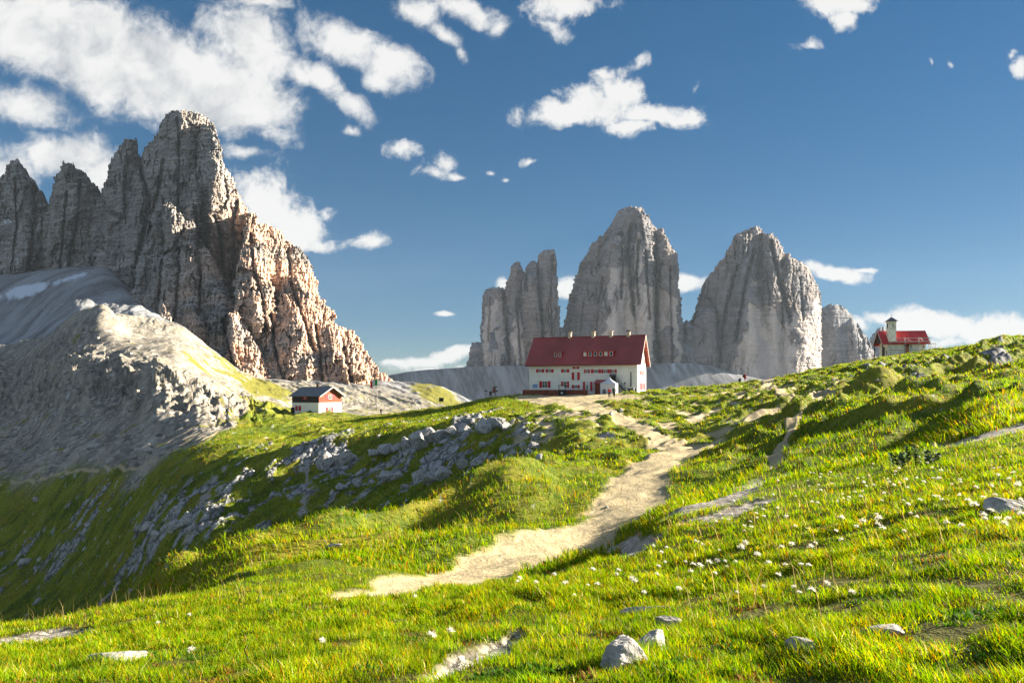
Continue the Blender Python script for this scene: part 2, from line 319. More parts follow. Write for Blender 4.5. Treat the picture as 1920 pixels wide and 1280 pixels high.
def ell(cx, cy, rx, ry, ang=0, dmin=0, dmax=1e9):
    c, s = math.cos(R_(ang)), math.sin(R_(ang)); dx = PXg - cx; dy = ROW - cy
    v = 1 - np.sqrt(((dx * c + dy * s) / rx) ** 2 + ((-dx * s + dy * c) / ry) ** 2)
    return np.where((Dg >= dmin) & (Dg <= dmax), v, -1)
def terrain_detail():
    global Z
    inv = lambda a, b, x: 1 - sstep(a, b, x)
    # hummocks and banks that follow the slope lines
    e1, e2 = 0.78, 0.62                                # direction along which banks run (map)
    a = X * e1 + Y * e2; b = -X * e2 + Y * e1
    wob = fbm(X / 14, Y / 14, 3, 5) * 2.4
    bank = fbm(a / 15, (b + wob) / 4.4, 3, 21, ridge=True)
    near = sstep(13, 22, Dg)
    wb = near * inv(95, 140, Dg) * (0.32 + 0.50 * sstep(1250, 1500, PXg) + 0.75 * inv(960, 1120, PXg) * inv(44, 58, Dg) * sstep(15, 20, Dg))
    Z = Z + bank * wb * np.clip(Dg / 45, .45, 1.25) * 1.75
    hum = np.abs(fbm(X / 4.2, Y / 3.4, 3, 31, gain=.4)); hum = (1 - sstep(0, .5, hum))          # rounded tufts with soil lanes between
    hmask = sstep(30, 46, Dg) * inv(150, 175, Dg) * (.35 + .65 * sstep(880, 1060, PXg)) * sstep(420, 560, PXg) * (1 - .0 * PXg)
    global HUMZ; HUMZ = hmask * (hum * -0.62 + 0.22); Z = Z + HUMZ
    h2 = fbm(X / 6, Y / 6, 4, 41); Z = Z + h2 * 0.45 * sstep(18, 40, Dg) * inv(150, 260, Dg)
    Z = Z + fbm(X / 1.3, Y / 1.3, 3, 51) * 0.07 * inv(30, 60, Dg) * sstep(3, 6, Dg) + fbm(X / .5, Y / .5, 2, 53) * 0.03 * inv(10, 18, Dg)
    # the far left slope: steps and ribs running down it
    lm = sstep(60, 85, Dg) * inv(300, 420, Dg) * inv(560, 960, PXg)
    c1, s1 = math.cos(R_(62)), math.sin(R_(62)); al = X * c1 + Y * s1; ac = -X * s1 + Y * c1
    Z = Z + lm * (fbm(ac / 5, al / 16, 4, 61, ridge=True) * 1.1 + fbm(X / 22, Y / 22, 3, 63) * 2.0)
    shd = np.interp(GPX, [-500, 0, 160, 320, 400, 460, 560], [250, 230, 170, 135, 125, 130, 140])[None, :]; sh = sstep(0, 30, Dg - shd) * inv(45, 80, Dg - shd) * inv(470, 560, PXg)                # the crag shoulder: stepped rock
    rr = fbm(ac / 9, al / 20, 5, 71, ridge=True, gain=.6)
    step_z = Z + rr * 3; k = 6.0; fr = step_z / k; st = (np.floor(fr) + sstep(.25, .75, fr - np.floor(fr))) * k - step_z
    Z = Z + sh * (rr * 2.4 + st * 0.6 + facet(U * F / 34 + .5 * rr, Z / 7.5, 74) * 3.0 + facet(U * F / 15 + .5 * rr, Z / 3.4, 75) * 1.2 + facet(ac / 3, al / 5, 76) * .6 + fbm(X / 3, Y / 3, 3, 73, ridge=True) * .5)
    # scree under the peaks
    fm = sstep(250, 340, Dg)
    Z = Z + fm * fbm(U * 60, np.log(Dg) * 9, 4, 81) * np.clip(Dg / 200, 0, 4) * .35
    gx = X * .90 + Y * .43; gl = X * .43 - Y * .90
    Z = Z + fm * inv(700, 900, Dg) * fbm((gx + 5 * fbm(X / 40, Y / 40, 2, 84)) / 13, gl / 90, 4, 83, ridge=True) * 2.2
    # grassy terrace edges: a steep little bank towards the valley, then nearly level turf behind it
    def line_d(pts, dm, dx): return [(q, min(max(place0(q, w, dm)[1], dm), dx)) for q, w in pts]
    for pts, A in (([(230,25),(330,25.5),(480,24.5),(640,27),(800,31.5),(900,33),(1000,34)], .55), ([(400,16),(480,15.5),(560,15.6),(640,16.4),(740,17.6)], .32),
                   (line_d([(1380,830),(1480,803),(1600,762),(1700,735),(1800,700),(1930,650)], 45, 110), 1.1), (line_d([(1330,885),(1420,860),(1530,825),(1650,796),(1780,772),(1920,765)], 22, 50), .7)):
        pp = [q[0] for q in pts]; dd_ = [q[1] for q in pts]
        dc = np.interp(GPX, pp, dd_)[None, :]; ends = (sstep(pp[0] - 60, pp[0] + 60, PXg) * inv(pp[-1] - 60, pp[-1] + 60, PXg)); s_ = dc / 30
        o_ = (Dg - dc + fbm(X / 5, Y / 5, 3, 88) * 1.6 * s_) / s_
        Z = Z + A * ends * sstep(-1.5, .1, o_) * inv(.5, 8, o_) * (.7 + .6 * fbm(X / 6, Y / 6, 2, 89))
    # flatten where the buildings stand
    for (px, py, r, zoff, dm) in BUILD_FLAT:
        p = place0(px, py, dm); m = inv(r, r * 1.9, np.hypot(X - p[0], Y - p[1])); Z = Z * (1 - m) + (p[2] + zoff) * m
Z0 = Z.copy()
def place0(px, py, dmin):
    i = np.clip(np.searchsorted(GPX, px) - 1, 0, len(GPX) - 2); z = Z0[:, i]; rows = HY - F * z / GD
    ok = np.where((rows[:-1] >= py) & (rows[1:] < py) & (GD[:-1] >= dmin))[0]; i = ok[0] if len(ok) else int(np.argmin(np.abs(rows - py) + (GD < dmin) * 1e6))
    return np.array([(px - CX) / F * GD[i], GD[i], z[i]])
BUILD_FLAT = [(600, 777.5, 6.5, 0, 140)]
terrain_detail()

def masks():
    inv = lambda a, b, x: 1 - sstep(a, b, x)
    wx = X + fbm(X / 2.2, Y / 2.2, 3, 101) * .9; wy = Y + fbm(X / 2.2, Y / 2.2, 3, 102) * .9
    path = np.zeros_like(X)
    for pts, ws in PATHS:
        sx = wx if max(ws) > 1 else X + (wx - X) * .5; sy = wy if max(ws) > 1 else Y + (wy - Y) * .5
        bb = (X > min(p[0] for p in pts) - 6) & (X < max(p[0] for p in pts) + 6) & (Y > min(p[1] for p in pts) - 8) & (Y < max(p[1] for p in pts) + 8)
        d, pos = seg_dist(sx[bb], sy[bb], [(p[0], p[1]) for p in pts])
        w = np.interp(pos, np.arange(len(ws)), ws)
        path[bb] = np.maximum(path[bb], 1 - sstep(.8, 1.2, d / w))
    # forecourt of the big hut
    n3 = fbm(X / 3, Y / 3, 4, 111)
    yard = sstep(.0, .25, np.maximum(ell(1090, 745, 130, 11, 0, 100, 150), ell(1030, 755, 75, 9, 12, 90, 140)) + n3 * .45); path = np.maximum(path, yard)
    # bare soil lanes between the hummocks
    hum = 1 - sstep(0, .5, np.abs(fbm(X / 4.2, Y / 3.4, 3, 31, gain=.4)))
    reg = np.maximum.reduce([ell(1320, 775, 260, 62, -6, 40, 150), ell(1120, 775, 120, 40, 10, 60, 140), ell(1000, 815, 45, 60, 20, 60, 120), ell(1500, 760, 130, 40, -10, 50, 140)])
    soil = sstep(.0, .3, reg) * sstep(.62, .85, hum * .75 + fbm(X / 9, Y / 7, 4, 121) * .55 + .12)
    # small bare patches of gravel in the meadow
    pat = np.maximum.reduce([ell(60, 1195, 120, 13, -8, 4, 14), ell(885, 1235, 120, 22, -22, 2, 7), ell(965, 1198, 34, 18, -20, 2, 7), ell(1185, 1025, 70, 13, -20, 7, 22), ell(1370, 958, 95, 11, -14, 9, 22), ell(1130, 820, 22, 5, 0, 30, 90)])
    strip_pts = [place0(p, q, 8) for p, q in ((1320,948),(1440,918),(1560,893),(1640,872),(1700,856),(1760,842),(1850,820),(1930,800))]
    d, pos = seg_dist(wx, wy, [(p[0], p[1]) for p in strip_pts]); strip = 1 - sstep(.35, 1.0, d)
    gul = np.zeros_like(X)
    for pts, ws in GULLIES:
        d, pos = seg_dist(X + fbm(X / 1.6, Y / 1.6, 4, 133) * 1.1, Y + fbm(X / 1.6, Y / 1.6, 4, 134) * 1.6, [(q[0], q[1]) for q in pts]); gul = np.maximum(gul, 1 - sstep(.6, 1.5, d / np.interp(pos, np.arange(len(ws)), ws)))
    gravel = np.maximum(gul, np.maximum(sstep(-.05, .35, pat + fbm(X / .5, Y / .5, 3, 131) * .7), strip * sstep(-.5, .1, n3 + .1)))
    # limestone showing through on the left slope
    c1, s1 = math.cos(R_(62)), math.sin(R_(62)); al = X * c1 + Y * s1; ac = -X * s1 + Y * c1
    streak = fbm((ac + 3 * fbm(X / 9, Y / 9, 3, 143)) / 3.0, al / 9, 5, 141, gain=.65) + .6 * fbm(X / 17, Y / 17, 4, 142) + .42 * fbm(X / 1.5, Y / 1.5, 4, 144, gain=.6)
    reg = np.maximum.reduce([ell(560, 930, 330, 110, -6, 60, 125), ell(80, 1000, 260, 110, -18, 70, 128), ell(330, 990, 170, 80, -30, 60, 125), ell(760, 880, 260, 60, -14, 60, 115), ell(870,830,150,50,-18,60,115)])
    rock = sstep(.13, .36, streak + np.clip(reg, -1, .55) * .55 - .12) * sstep(58, 75, Dg) * inv(-8, 4, Dg - np.interp(GPX, [0, 160, 320, 480], [148, 132, 116, 122])[None, :])
    reg2 = np.maximum.reduce([ell(975, 835, 45, 45, 30, 60, 120) * .6, ell(1690, 705, 130, 17, -5, 60, 150), ell(1720, 735, 60, 8, -15, 40, 100), ell(1870, 690, 60, 30, -35, 40, 130)])
    rock = np.maximum(rock, sstep(.1, .35, reg2 * .7 + fbm(X / 2.2, Y / 2.2, 4, 151) * 1.0 - .22))
    # scree and crag above the trail, under the peaks
    edge = np.interp(GPX, [-1500, 0, 160, 280, 380, 440, 480, 540, 600, 640, 700, 800, 850, 900, 3600], [160, 150, 134, 118, 122, 138, 186, 215, 225, 225, 230, 230, 200, 200, 200])
    scree = sstep(-6, 6, Dg - edge[None, :] + fbm(X / 12, Y / 12, 4, 161) * 14)
    gtuft = sstep(.08, .35, fbm(X / 9, Y / 5, 4, 171) + .25 * sstep(330, 480, PXg) - .1) * sstep(.3, .8, scree) * inv(330, 480, Dg)
    # greener bands on the sunny scree
    band = np.maximum.reduce([ell(500, 735, 70, 20, 15, 180, 420), ell(820, 745, 70, 25, 25, 200, 800), ell(450, 705, 120, 45, 25, 150, 420) * .35])
    gtuft = np.maximum(gtuft * .5, sstep(0, .5, band + fbm(X / 16, Y / 16, 4, 172) * .7) * .8)
    snow = sstep(.05, .3, np.maximum.reduce([ell(48, 546, 52, 13, -14, 500, 950), ell(130, 524, 50, 5, -18, 500, 950) * .6, ell(1262, 690, 30, 12, -30, 900, 2400) * .12]) + fbm(U * 90, np.log(Dg) * 25, 4, 181) * .5)
    dry = np.clip(.45 + fbm(X / 9, Y / 9, 4, 191) * .9 + .35 * fbm(X / 1.5, Y / 1.5, 3, 192), 0, 1)
    return path, np.maximum(soil * (1 - path), 0), gravel * (1 - path), rock * (1 - path), scree, gtuft, snow, dry
M_path, M_soil, M_grav, M_rock, M_scree, M_gt, M_snow, M_dry = masks()
# rock stands proud of the turf, the path lies a little lower
Z = Z + M_rock * (fbm(X / 1.7, Y / 1.7, 4, 201, ridge=True) * .45 + .16) * sstep(50, 70, Dg) * (1 - .65 * sstep(1250, 1400, PXg)) - M_path * .10 - HUMZ * np.maximum(M_path, .5 * M_soil) - M_grav * .05 - M_soil * .12

def ground_material():
    m, t, out = new_mat("meadow_ground")
    co = t.coord('Object')
    a1 = t.attr("m1"); s1 = t.node('ShaderNodeSeparateColor'); t.l.new(a1.outputs['Color'], s1.inputs[0]); PA, SO, GR = s1.outputs; RK = a1.outputs['Alpha']
    a2 = t.attr("m2"); s2 = t.node('ShaderNodeSeparateColor'); t.l.new(a2.outputs['Color'], s2.inputs[0]); SCR, GT, SN = s2.outputs; DR = a2.outputs['Alpha']
    nf = t.noise(co, 9, 5, .65); nm = t.noise(co, 1.1, 5, .6); nl = t.noise(co, .12, 5, .6); nff = t.noise(co, 40, 3, .7)
    g = t.mix(t.ramp(nm, .35, .68), (.070, .110, .011), (.155, .190, .018))
    g = t.mix(t.ramp(t.math('MULTIPLY_ADD', nf, .5, t.math('MULTIPLY', DR, .75)), .45, .85), g, (.25, .215, .026))
    g = t.mix(t.ramp(nff, .40, .66, .55, 0), g, (.035, .05, .010))
    dist_ = t.vmath('LENGTH', co)
    gs = t.noise(t.mapping(t.mapping(co, rot=(0, 0, R_(28))), scale=(.55, .10, .2)), 1.0, 6, .62)
    g = t.mix(t.math('MULTIPLY', t.ramp(gs, .42, .64), t.ramp(dist_, 30, 60, 0, .8)), g, (.20, .215, .03))
    g = t.mix(t.math('MULTIPLY', t.ramp(gs, .50, .34), t.ramp(dist_, 30, 60, 0, .7)), g, (.055, .075, .014))
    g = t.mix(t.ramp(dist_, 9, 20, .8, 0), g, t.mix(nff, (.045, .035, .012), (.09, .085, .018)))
    soilc = t.mix(nf, (.28, .22, .14), (.44, .37, .25))
    pathc = t.mix(t.ramp(nf, .3, .7), (.30, .245, .145), (.43, .36, .225))
    pathc = t.mix(t.ramp(t.noise(co, 26, 3, .7), .60, .72), pathc, (.20, .165, .11))
    gv = t.node('ShaderNodeTexVoronoi', feature='F1'); gv.inputs['Scale'].default_value = 14; t.l.new(co, gv.inputs['Vector']); gvs = t.node('ShaderNodeSeparateColor'); t.l.new(gv.outputs['Color'], gvs.inputs[0])
    gravc = t.mix(t.ramp(t.math('MULTIPLY_ADD', t.noise(co, 55, 3, .7), .5, t.math('MULTIPLY', gvs.outputs[0], .5)), .3, .7), (.13, .115, .10), (.42, .39, .35))
    sm = t.mapping(t.mapping(co, rot=(0, 0, R_(28))), scale=(.7, .12, .3))
    rk = t.mix(t.ramp(t.math('MULTIPLY_ADD', t.noise(sm, 2.2, 6, .62), .6, t.math('MULTIPLY', t.noise(co, 2.3, 5, .65), .4)), .35, .62), (.12, .12, .122), (.36, .36, .355))
    scn = t.noise(t.mapping(t.mapping(co, rot=(0, 0, R_(-19))), scale=(.16, .014, .05)), 1.5, 7, .66)
    sc = t.mix(t.ramp(scn, .36, .64), (.13, .118, .098), (.33, .295, .235))
    sc = t.mix(t.ramp(t.noise(co, 1.4, 6, .68), .52, .66, 0, .75), sc, (.13, .125, .12))
    vo = t.node('ShaderNodeTexVoronoi', feature='F1'); vo.inputs['Scale'].default_value = .9; t.l.new(co, vo.inputs['Vector']); vsep = t.node('ShaderNodeSeparateColor'); t.l.new(vo.outputs['Color'], vsep.inputs[0])
    vo2 = t.node('ShaderNodeTexVoronoi', feature='F1'); vo2.inputs['Scale'].default_value = .28; t.l.new(co, vo2.inputs['Vector']); vsep2 = t.node('ShaderNodeSeparateColor'); t.l.new(vo2.outputs['Color'], vsep2.inputs[0])
    st_ = t.math('MULTIPLY_ADD', vsep2.outputs[0], .45, t.math('MULTIPLY', vsep.outputs[0], .55))
    sc = t.mix(t.ramp(st_, .25, .8, .0, .85), sc, t.mix(vsep.outputs[1], (.07, .068, .065), (.40, .375, .33)))
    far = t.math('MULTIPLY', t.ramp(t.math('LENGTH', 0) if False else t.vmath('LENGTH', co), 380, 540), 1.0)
    sc = t.mix(far, sc, t.mix(t.ramp(t.noise(t.mapping(t.mapping(co, rot=(0, 0, R_(-14))), scale=(.05, .003, .012)), 1, 7, .70), .36, .64), (.105, .11, .12), (.26, .27, .285)))  # shaded look of far scree put into its colour: darker, bluer with distance
    c = t.mix(SO, g, soilc); c = t.mix(GR, c, gravc); vc = t.node('ShaderNodeTexVoronoi', feature='DISTANCE_TO_EDGE'); vc.inputs['Scale'].default_value = .55; t.l.new(t.vmath('ADD', co, t.vmath('SCALE', (1, 1, 1), scale=nm)), vc.inputs['Vector'])
    rk = t.mix(t.ramp(vc.outputs['Distance'], .01, .10, .75, 0), rk, (.045, .045, .042))
    rmask = t.math('MULTIPLY_ADD', t.math('SUBTRACT', nf, .5), .9, t.math('MULTIPLY_ADD', t.math('SUBTRACT', nm, .5), 1.4, RK)); rmask = t.ramp(rmask, .42, .60)
    c = t.mix(rmask, c, rk)
    vs_ = t.node('ShaderNodeTexVoronoi', feature='F1'); vs_.inputs['Scale'].default_value = .42; t.l.new(co, vs_.inputs['Vector']); vss = t.node('ShaderNodeSeparateColor'); t.l.new(vs_.outputs['Color'], vss.inputs[0])
    spot = t.math('MULTIPLY', t.math('LESS_THAN', vs_.outputs['Distance'], t.math('MULTIPLY', vss.outputs[0], .20)), t.math('MULTIPLY', t.ramp(t.noise(co, .09, 4, .6), .44, .56), t.ramp(dist_, 45, 70)))
    c = t.mix(spot, c, (.38, .37, .35))
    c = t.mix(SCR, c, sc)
    c = t.mix(t.ramp(t.math('MULTIPLY_ADD', t.math('SUBTRACT', t.noise(co, .9, 5, .65), .5), 1.0, GT), .28, .55), c, t.mix(nm, (.11, .115, .018), (.20, .185, .04)))
    c = t.mix(PA, c, pathc); c = t.mix(t.math('MULTIPLY', SN, .8), c, (.55, .62, .70))
    h = t.math('ADD', t.math('MULTIPLY_ADD', t.math('ADD', t.math('MULTIPLY', st_, SCR), t.math('MULTIPLY', rmask, t.ramp(vc.outputs['Distance'], 0, .2))), 4.0, t.math('MULTIPLY', nff, .25)), t.math('ADD', nf, t.math('MULTIPLY', nm, 2.0)))
    principled(t, out, c, .95, .1, bump(t, h, .55, .12))
    return m
MAT_GROUND = ground_material()
def build_terrain():
    nr, nc = X.shape
    V = np.stack([X, Y, Z], -1).reshape(-1, 3)
    idx = np.arange(nr * nc, dtype=np.int32).reshape(nr, nc)
    Q = np.stack([idx[:-1, :-1], idx[:-1, 1:], idx[1:, 1:], idx[1:, :-1]], -1).reshape(-1, 4)
    A = {'m1': np.stack([M_path, M_soil, M_grav, M_rock], -1).reshape(-1, 4), 'm2': np.stack([M_scree, M_gt, M_snow, M_dry], -1).reshape(-1, 4)}
    pm = (M_path[:-1, :-1] + M_path[1:, 1:] > 1.0).ravel()
    sm = (M_scree[:-1, :-1] + M_scree[1:, 1:] > 1.0).ravel() & ~pm
    for nm, sel in (("path", pm), ("scree_slope", sm), ("meadow", ~pm & ~sm)):
        v, q, a = sub_grid(V, Q, sel, A)
        o = np_mesh(nm, v, q, MAT_GROUND, True, colors=a); tag(o, kind='structure')
build_terrain()
# ------------------------------------------------------------------ mountains: rock bodies made of buttresses
def rock_material(name, dark, light, warm, strata=.12, pale=None):
    m, t, out = new_mat(name); co = t.coord('Object')
    st = t.noise(t.mapping(co, scale=(.15, .15, 1.0)), strata, 6, .62, .3)
    ve = t.noise(t.mapping(co, scale=(1.0, 1.0, .12)), strata * .55, 6, .6, .4)
    fi = t.noise(co, strata * 2.6, 6, .68)
    sf = t.noise(t.mapping(co, scale=(.06, .06, 1.0)), strata * 4.5, 3, .6, .2)
    v = t.math('ADD', t.math('MULTIPLY_ADD', sf, .25, t.math('MULTIPLY', st, .28)), t.math('ADD', t.math('MULTIPLY', ve, .27), t.math('MULTIPLY', fi, .20)))
    c = t.mix(t.ramp(v, .40, .60), dark, light)
    wm = t.math('MULTIPLY', t.attr("warm").outputs['Fac'], t.ramp(t.noise(t.mapping(co, scale=(1, 1, .35)), strata * .22, 6, .62, .5), .30, .56))
    c = t.mix(wm, c, warm)
    if pale:
        pl = t.ramp(t.math('MULTIPLY_ADD', t.math('SUBTRACT', t.noise(t.mapping(co, scale=(1, 1, .5)), strata * .35, 7, .62, .6), .5), 1.5, t.attr("pale").outputs['Fac']), .42, .60)
        pc = t.mix(t.ramp(ve, .38, .62), pale[0], pale[1]); pc = t.mix(t.ramp(st, .5, .66, 0, .35), pc, light)
        c = t.mix(pl, c, pc)
    c = t.mix(t.attr("snow").outputs['Fac'], c, (.70, .75, .80))
    principled(t, out, c, .95, .08, bump(t, t.math('ADD', t.math('MULTIPLY', fi, .6), t.math('MULTIPLY_ADD', sf, .8, t.math('MULTIPLY', st, 1.0))), .38, .3 / strata))
    return m
def rows(b, py):
    k = np.array(b['rows'], float)
    return [np.interp(py, k[:, 0], k[:, i]) for i in (1, 2, 3)]
def relief(name, box, step, butts, back, jit, flute, mat, seed, paint=None, mpp=1.0, smooth=False, facets=(1.9, .32, .05), cracks=(), fl1=.6):
    x0, x1, y0, y1 = box
    gx = np.arange(x0, x1, step); gy = np.arange(y0, y1, step); PX, PY = np.meshgrid(gx, gy)
    # ragged edges: blocky jitter by rock band plus fine breakage
    j1 = fbm(PX / 26, PY / 26, 4, seed) ; j2 = fbm(PX / 60, PY / 3.2, 3, seed + 3); j3 = fbm(PX / 7, PY / 7, 4, seed + 5, gain=.6)
    JX = PX + jit * (j1 * 1.3 + j2 * .7 + j3 * .8); jy = fbm(PX / 5, PY / 14, 4, seed + 7, gain=.6); JY = PY + jit * (jy * 1.2 + .5 * fbm(PX / 3, PY / 3, 2, seed + 8))
    Dm = np.full(PX.shape, 1e9, np.float32); own = np.full(PX.shape, -1, int)
    for n, b in enumerate(butts):
        L, Mi, Rr = rows(b, JY); top = b['rows'][0][0]; bot = b['rows'][-1][0]
        s = np.where(JX < Mi, (Mi - JX) / np.maximum(Mi - L, .5), (JX - Mi) / np.maximum(Rr - Mi, .5))
        tt = np.clip((JY - top) / (bot - top), 0, 1)
        d = b['d'][0] + (b['d'][1] - b['d'][0]) * tt
        w = np.where(JX < Mi, (Mi - L), (Rr - Mi)) * d / F                     # metres from crest to edge
        kk = np.where(JX < Mi, b.get('k', (1, 1))[0], b.get('k', (1, 1))[1]); p = b.get('p', 1.25)
        d = d + np.minimum(kk * w * s ** p, 170 * mpp) + kk * w * .15 * s ** 6
        d = d + np.clip(8 - (JY - top), 0, 8) * 1.2 * mpp                                     # rounded over at the top
        ok = (s <= 1) & (JY >= top)
        k = ok & (d < Dm); Dm[k] = d[k]; own[k] = n
    ok = Dm < 1e8
    wxp = PX + 9 * j1 + 2 * j3; wyp = PY + 12 * jy
    f1 = fbm(wxp / 40, PY / 150, 3, seed + 11, ridge=True, gain=.5); f2 = fbm(wxp / 13, PY / 60, 3, seed + 13, ridge=True, gain=.55); big = fbm(PX / 70, PY / 90, 3, seed + 17)
    c1 = facet(wxp / 30, wyp / 58, seed + 19); c2 = facet(wxp / 12, wyp / 24, seed + 21); c3 = facet(wxp / 4.5, wyp / 5.5, seed + 23)
    bw = (PY + 7 * j1 + .12 * PX + 2 * j2); bed = bw / 15 + .6 * fbm(PX / 90, PY / 12, 2, seed + 25); bed = bed - np.floor(bed); bed = sstep(0, .25, bed) - bed
    crack = fbm(wxp / 17, PY / 110, 3, seed + 27); crack = np.exp(-(crack / .035) ** 2)
    crackm = sstep(-.1, .3, fbm(PX / 50, PY / 60, 2, seed + 29))
    at = {'warm': np.zeros(PX.shape, np.float32), 'pale': np.zeros(PX.shape, np.float32), 'snow': np.zeros(PX.shape, np.float32)}
    if paint: paint(PX, PY, at, own)
    sm_ = 1 - .72 * np.clip(at['pale'], 0, 1)
    Dm = Dm - flute * sm_ * (f1 * fl1 + f2 * .28 + big * .7 + c1 * facets[0] + c2 * facets[1] + c3 * facets[2] + bed * .55) + flute * sm_ * 1.7 * crack * crackm
    for pts, dep, wid in cracks:
        d_, _ = seg_dist(PX + 3.5 * j3 + 2.5 * j1, PY + 2 * jy, pts); Dm = Dm + np.where(ok, dep * np.exp(-(d_ / (wid * (1 + .6 * j1))) ** 2), 0)
    r = Dm / 1.0; V = np.stack([(PX - CX) / F * r, r, (HY - PY) / F * r], -1)
    nr, nc = PX.shape; idx = np.arange(nr * nc, dtype=np.int64).reshape(nr, nc)
    fq = ok[:-1, :-1] & ok[:-1, 1:] & ok[1:, :-1] & ok[1:, 1:]
    Q = np.stack([idx[1:, :-1], idx[1:, 1:], idx[:-1, 1:], idx[:-1, :-1]], -1)[fq]
    # the body behind: the rim runs back, narrowing, to the far side
    E = np.concatenate([Q[:, [0, 1]], Q[:, [1, 2]], Q[:, [2, 3]], Q[:, [3, 0]]]); key = np.sort(E, 1); kk = key[:, 0] * (nr * nc) + key[:, 1]
    _, inv, cnt = np.unique(kk, return_inverse=True, return_counts=True); be = E[cnt[inv] == 1]
    Vf = V.reshape(-1, 3); bu, binv = np.unique(be, return_inverse=True); binv = binv.reshape(be.shape)
    rim = Vf[bu]; cu = np.median(rim[:, 0] / rim[:, 1]); zl = Vf[idx[ok]][:, 2].min()
    def behind(dist, squeeze, drop):
        q = rim.copy(); y2 = q[:, 1] + dist; uu = cu + (rim[:, 0] / rim[:, 1] - cu) * squeeze
        q[:, 2] = zl + (rim[:, 2] * y2 / rim[:, 1] - zl) * drop; q[:, 0] = uu * y2; q[:, 1] = y2; return q
    mid = behind(back * .5, .93, .93); far = behind(back, .5, .45)
    u, qi = np.unique(Q, return_inverse=True); qi = qi.reshape(Q.shape); rmap = np.searchsorted(u, bu)
    n0 = len(u); n1 = n0 + len(bu); a = rmap[binv[:, 0]]; b2 = rmap[binv[:, 1]]; ma = n0 + binv[:, 0]; mb = n0 + binv[:, 1]; fa = n1 + binv[:, 0]; fb = n1 + binv[:, 1]
    faces = np.concatenate([qi, np.stack([b2, a, ma, mb], -1), np.stack([mb, ma, fa, fb], -1)])
    verts = np.concatenate([Vf[u], mid, far])
    at = {k: np.concatenate([v.ravel()[u], v.ravel()[bu], v.ravel()[bu]]) for k, v in at.items()}
    o = np_mesh(name, verts, faces, mat, smooth, at); return o
def B(d, rows_, k=(1, 1), p=1.25): return {'d': d, 'rows': rows_, 'k': k, 'p': p}

PATERNO = [
 B((980,880), [(298,22,28,34),(312,12,30,44),(330,0,32,55),(360,-30,40,80),(385,-50,48,87),(440,-80,50,78),(520,-120,40,60),(640,-160,40,60)], (.9,1.3)),
 B((980,880), [(303,113,124,136),(320,109,124,152),(345,97,122,178),(370,92,118,196),(430,75,112,215),(500,52,110,235),(560,40,115,245),(660,30,120,250)], (.9,.8)),
 B((970,860), [(260,234,246,257),(285,215,238,262),(310,206,232,268),(350,190,226,285),(420,170,222,300),(520,150,220,310),(660,140,230,310)], (.9,1.0)),
 B((950,760), [(206,326,340,350),(215,310,345,390),(228,305,348,398),(240,300,350,404),(280,272,352,415),(310,258,352,424),(350,245,350,444),(395,230,348,464),(430,220,350,476),(480,210,355,492),(560,200,360,530),(660,200,370,560)], (.75,1.1), 1.15),
 B((910,820), [(235,380,392,400),(262,372,398,409),(300,372,405,420),(340,378,408,430)], (1.2,1.2)),
 B((835,560), [(418,468,480,503),(432,460,476,529),(450,455,474,541),(480,450,474,577),(510,445,476,590),(560,440,480,602),(620,430,490,642),(700,420,500,702)], (.8,1.05), 1.05),
 B((735,520), [(560,590,599,609),(572,585,597,611),(582,575,596,626),(610,570,594,632),(620,570,600,664),(650,560,604,686),(680,560,608,704),(700,560,612,722),(745,560,612,770)], (.8,1.15), 1.05),
 B((700,520), [(668,660,668,674),(682,655,680,694),(700,650,690,718),(750,640,700,770)], (1,1)),
 B((770,600), [(415,330,350,362),(430,290,342,368),(455,270,336,380),(500,255,332,390),(560,240,330,395),(640,225,330,400)], (.55,1.5)),
 B((700,560), [(478,303,310,318),(500,296,312,331),(560,291,314,336),(620,288,316,348)], (.8,1.2)),
 B((705,555), [(455,345,352,362),(490,335,354,369),(560,328,359,376),(640,322,364,388)], (.8,1.3)),
 B((700,520), [(465,372,380,391),(500,368,386,406),(540,365,392,426),(600,370,405,446),(660,380,420,468),(710,395,438,486)], (.7,1.3)),
 B((560,455), [(585,430,438,450),(610,425,444,462),(650,422,452,482),(690,420,464,502),(725,420,470,515)], (.8,1.2)),
 B((740,560), [(400,462,468,478),(430,456,470,488),(480,448,472,500),(540,440,476,514),(600,440,480,520)], (.9,1.2)),
 B((660,480), [(500,470,480,494),(560,462,488,516),(640,462,505,542),(730,465,520,566)], (.8,1.1)),
 B((650,450), [(520,530,545,560),(560,522,552,590),(610,518,560,606),(680,518,572,622),(735,520,580,642)], (.8,1.0)),
 B((590,440), [(600,602,612,624),(630,598,618,640),(680,598,626,652),(735,600,632,664)], (.9,1.2)),
 B((590,450), [(630,640,648,660),(660,636,654,674),(700,640,662,690)], (.9,1.2)),
 B((865,800), [(313,370,373,379),(340,356,372,382),(365,350,367,380),(390,348,360,374)], (.5,2.2)),
 B((850,800), [(328,401,405,411),(360,389,401,411),(394,394,401,408)], (.5,2.2)),
 B((800,740), [(376,307,312,320),(395,304,316,336),(414,306,324,352)], (.5,2.2)),
 B((810,740), [(398,283,287,293),(432,285,294,326)], (.5,2.2)),
]
def paint_paterno(PX, PY, at, own):
    at['warm'][:] = np.clip(sstep(330, 500, PX * .8 + (PY - 300) * .55) * 1.0 + .10, 0, 1)
    at['snow'][:] = sstep(.5, .9, 1 - np.hypot((PX - 12) / 26, (PY - 415) / 9) + fbm(PX / 6, PY / 2.5, 3, 5))
def bump_body(): pass
MAT_PAT = rock_material("limestone_weathered", (.10, .10, .103), (.33, .315, .295), (.50, .345, .25), .075)
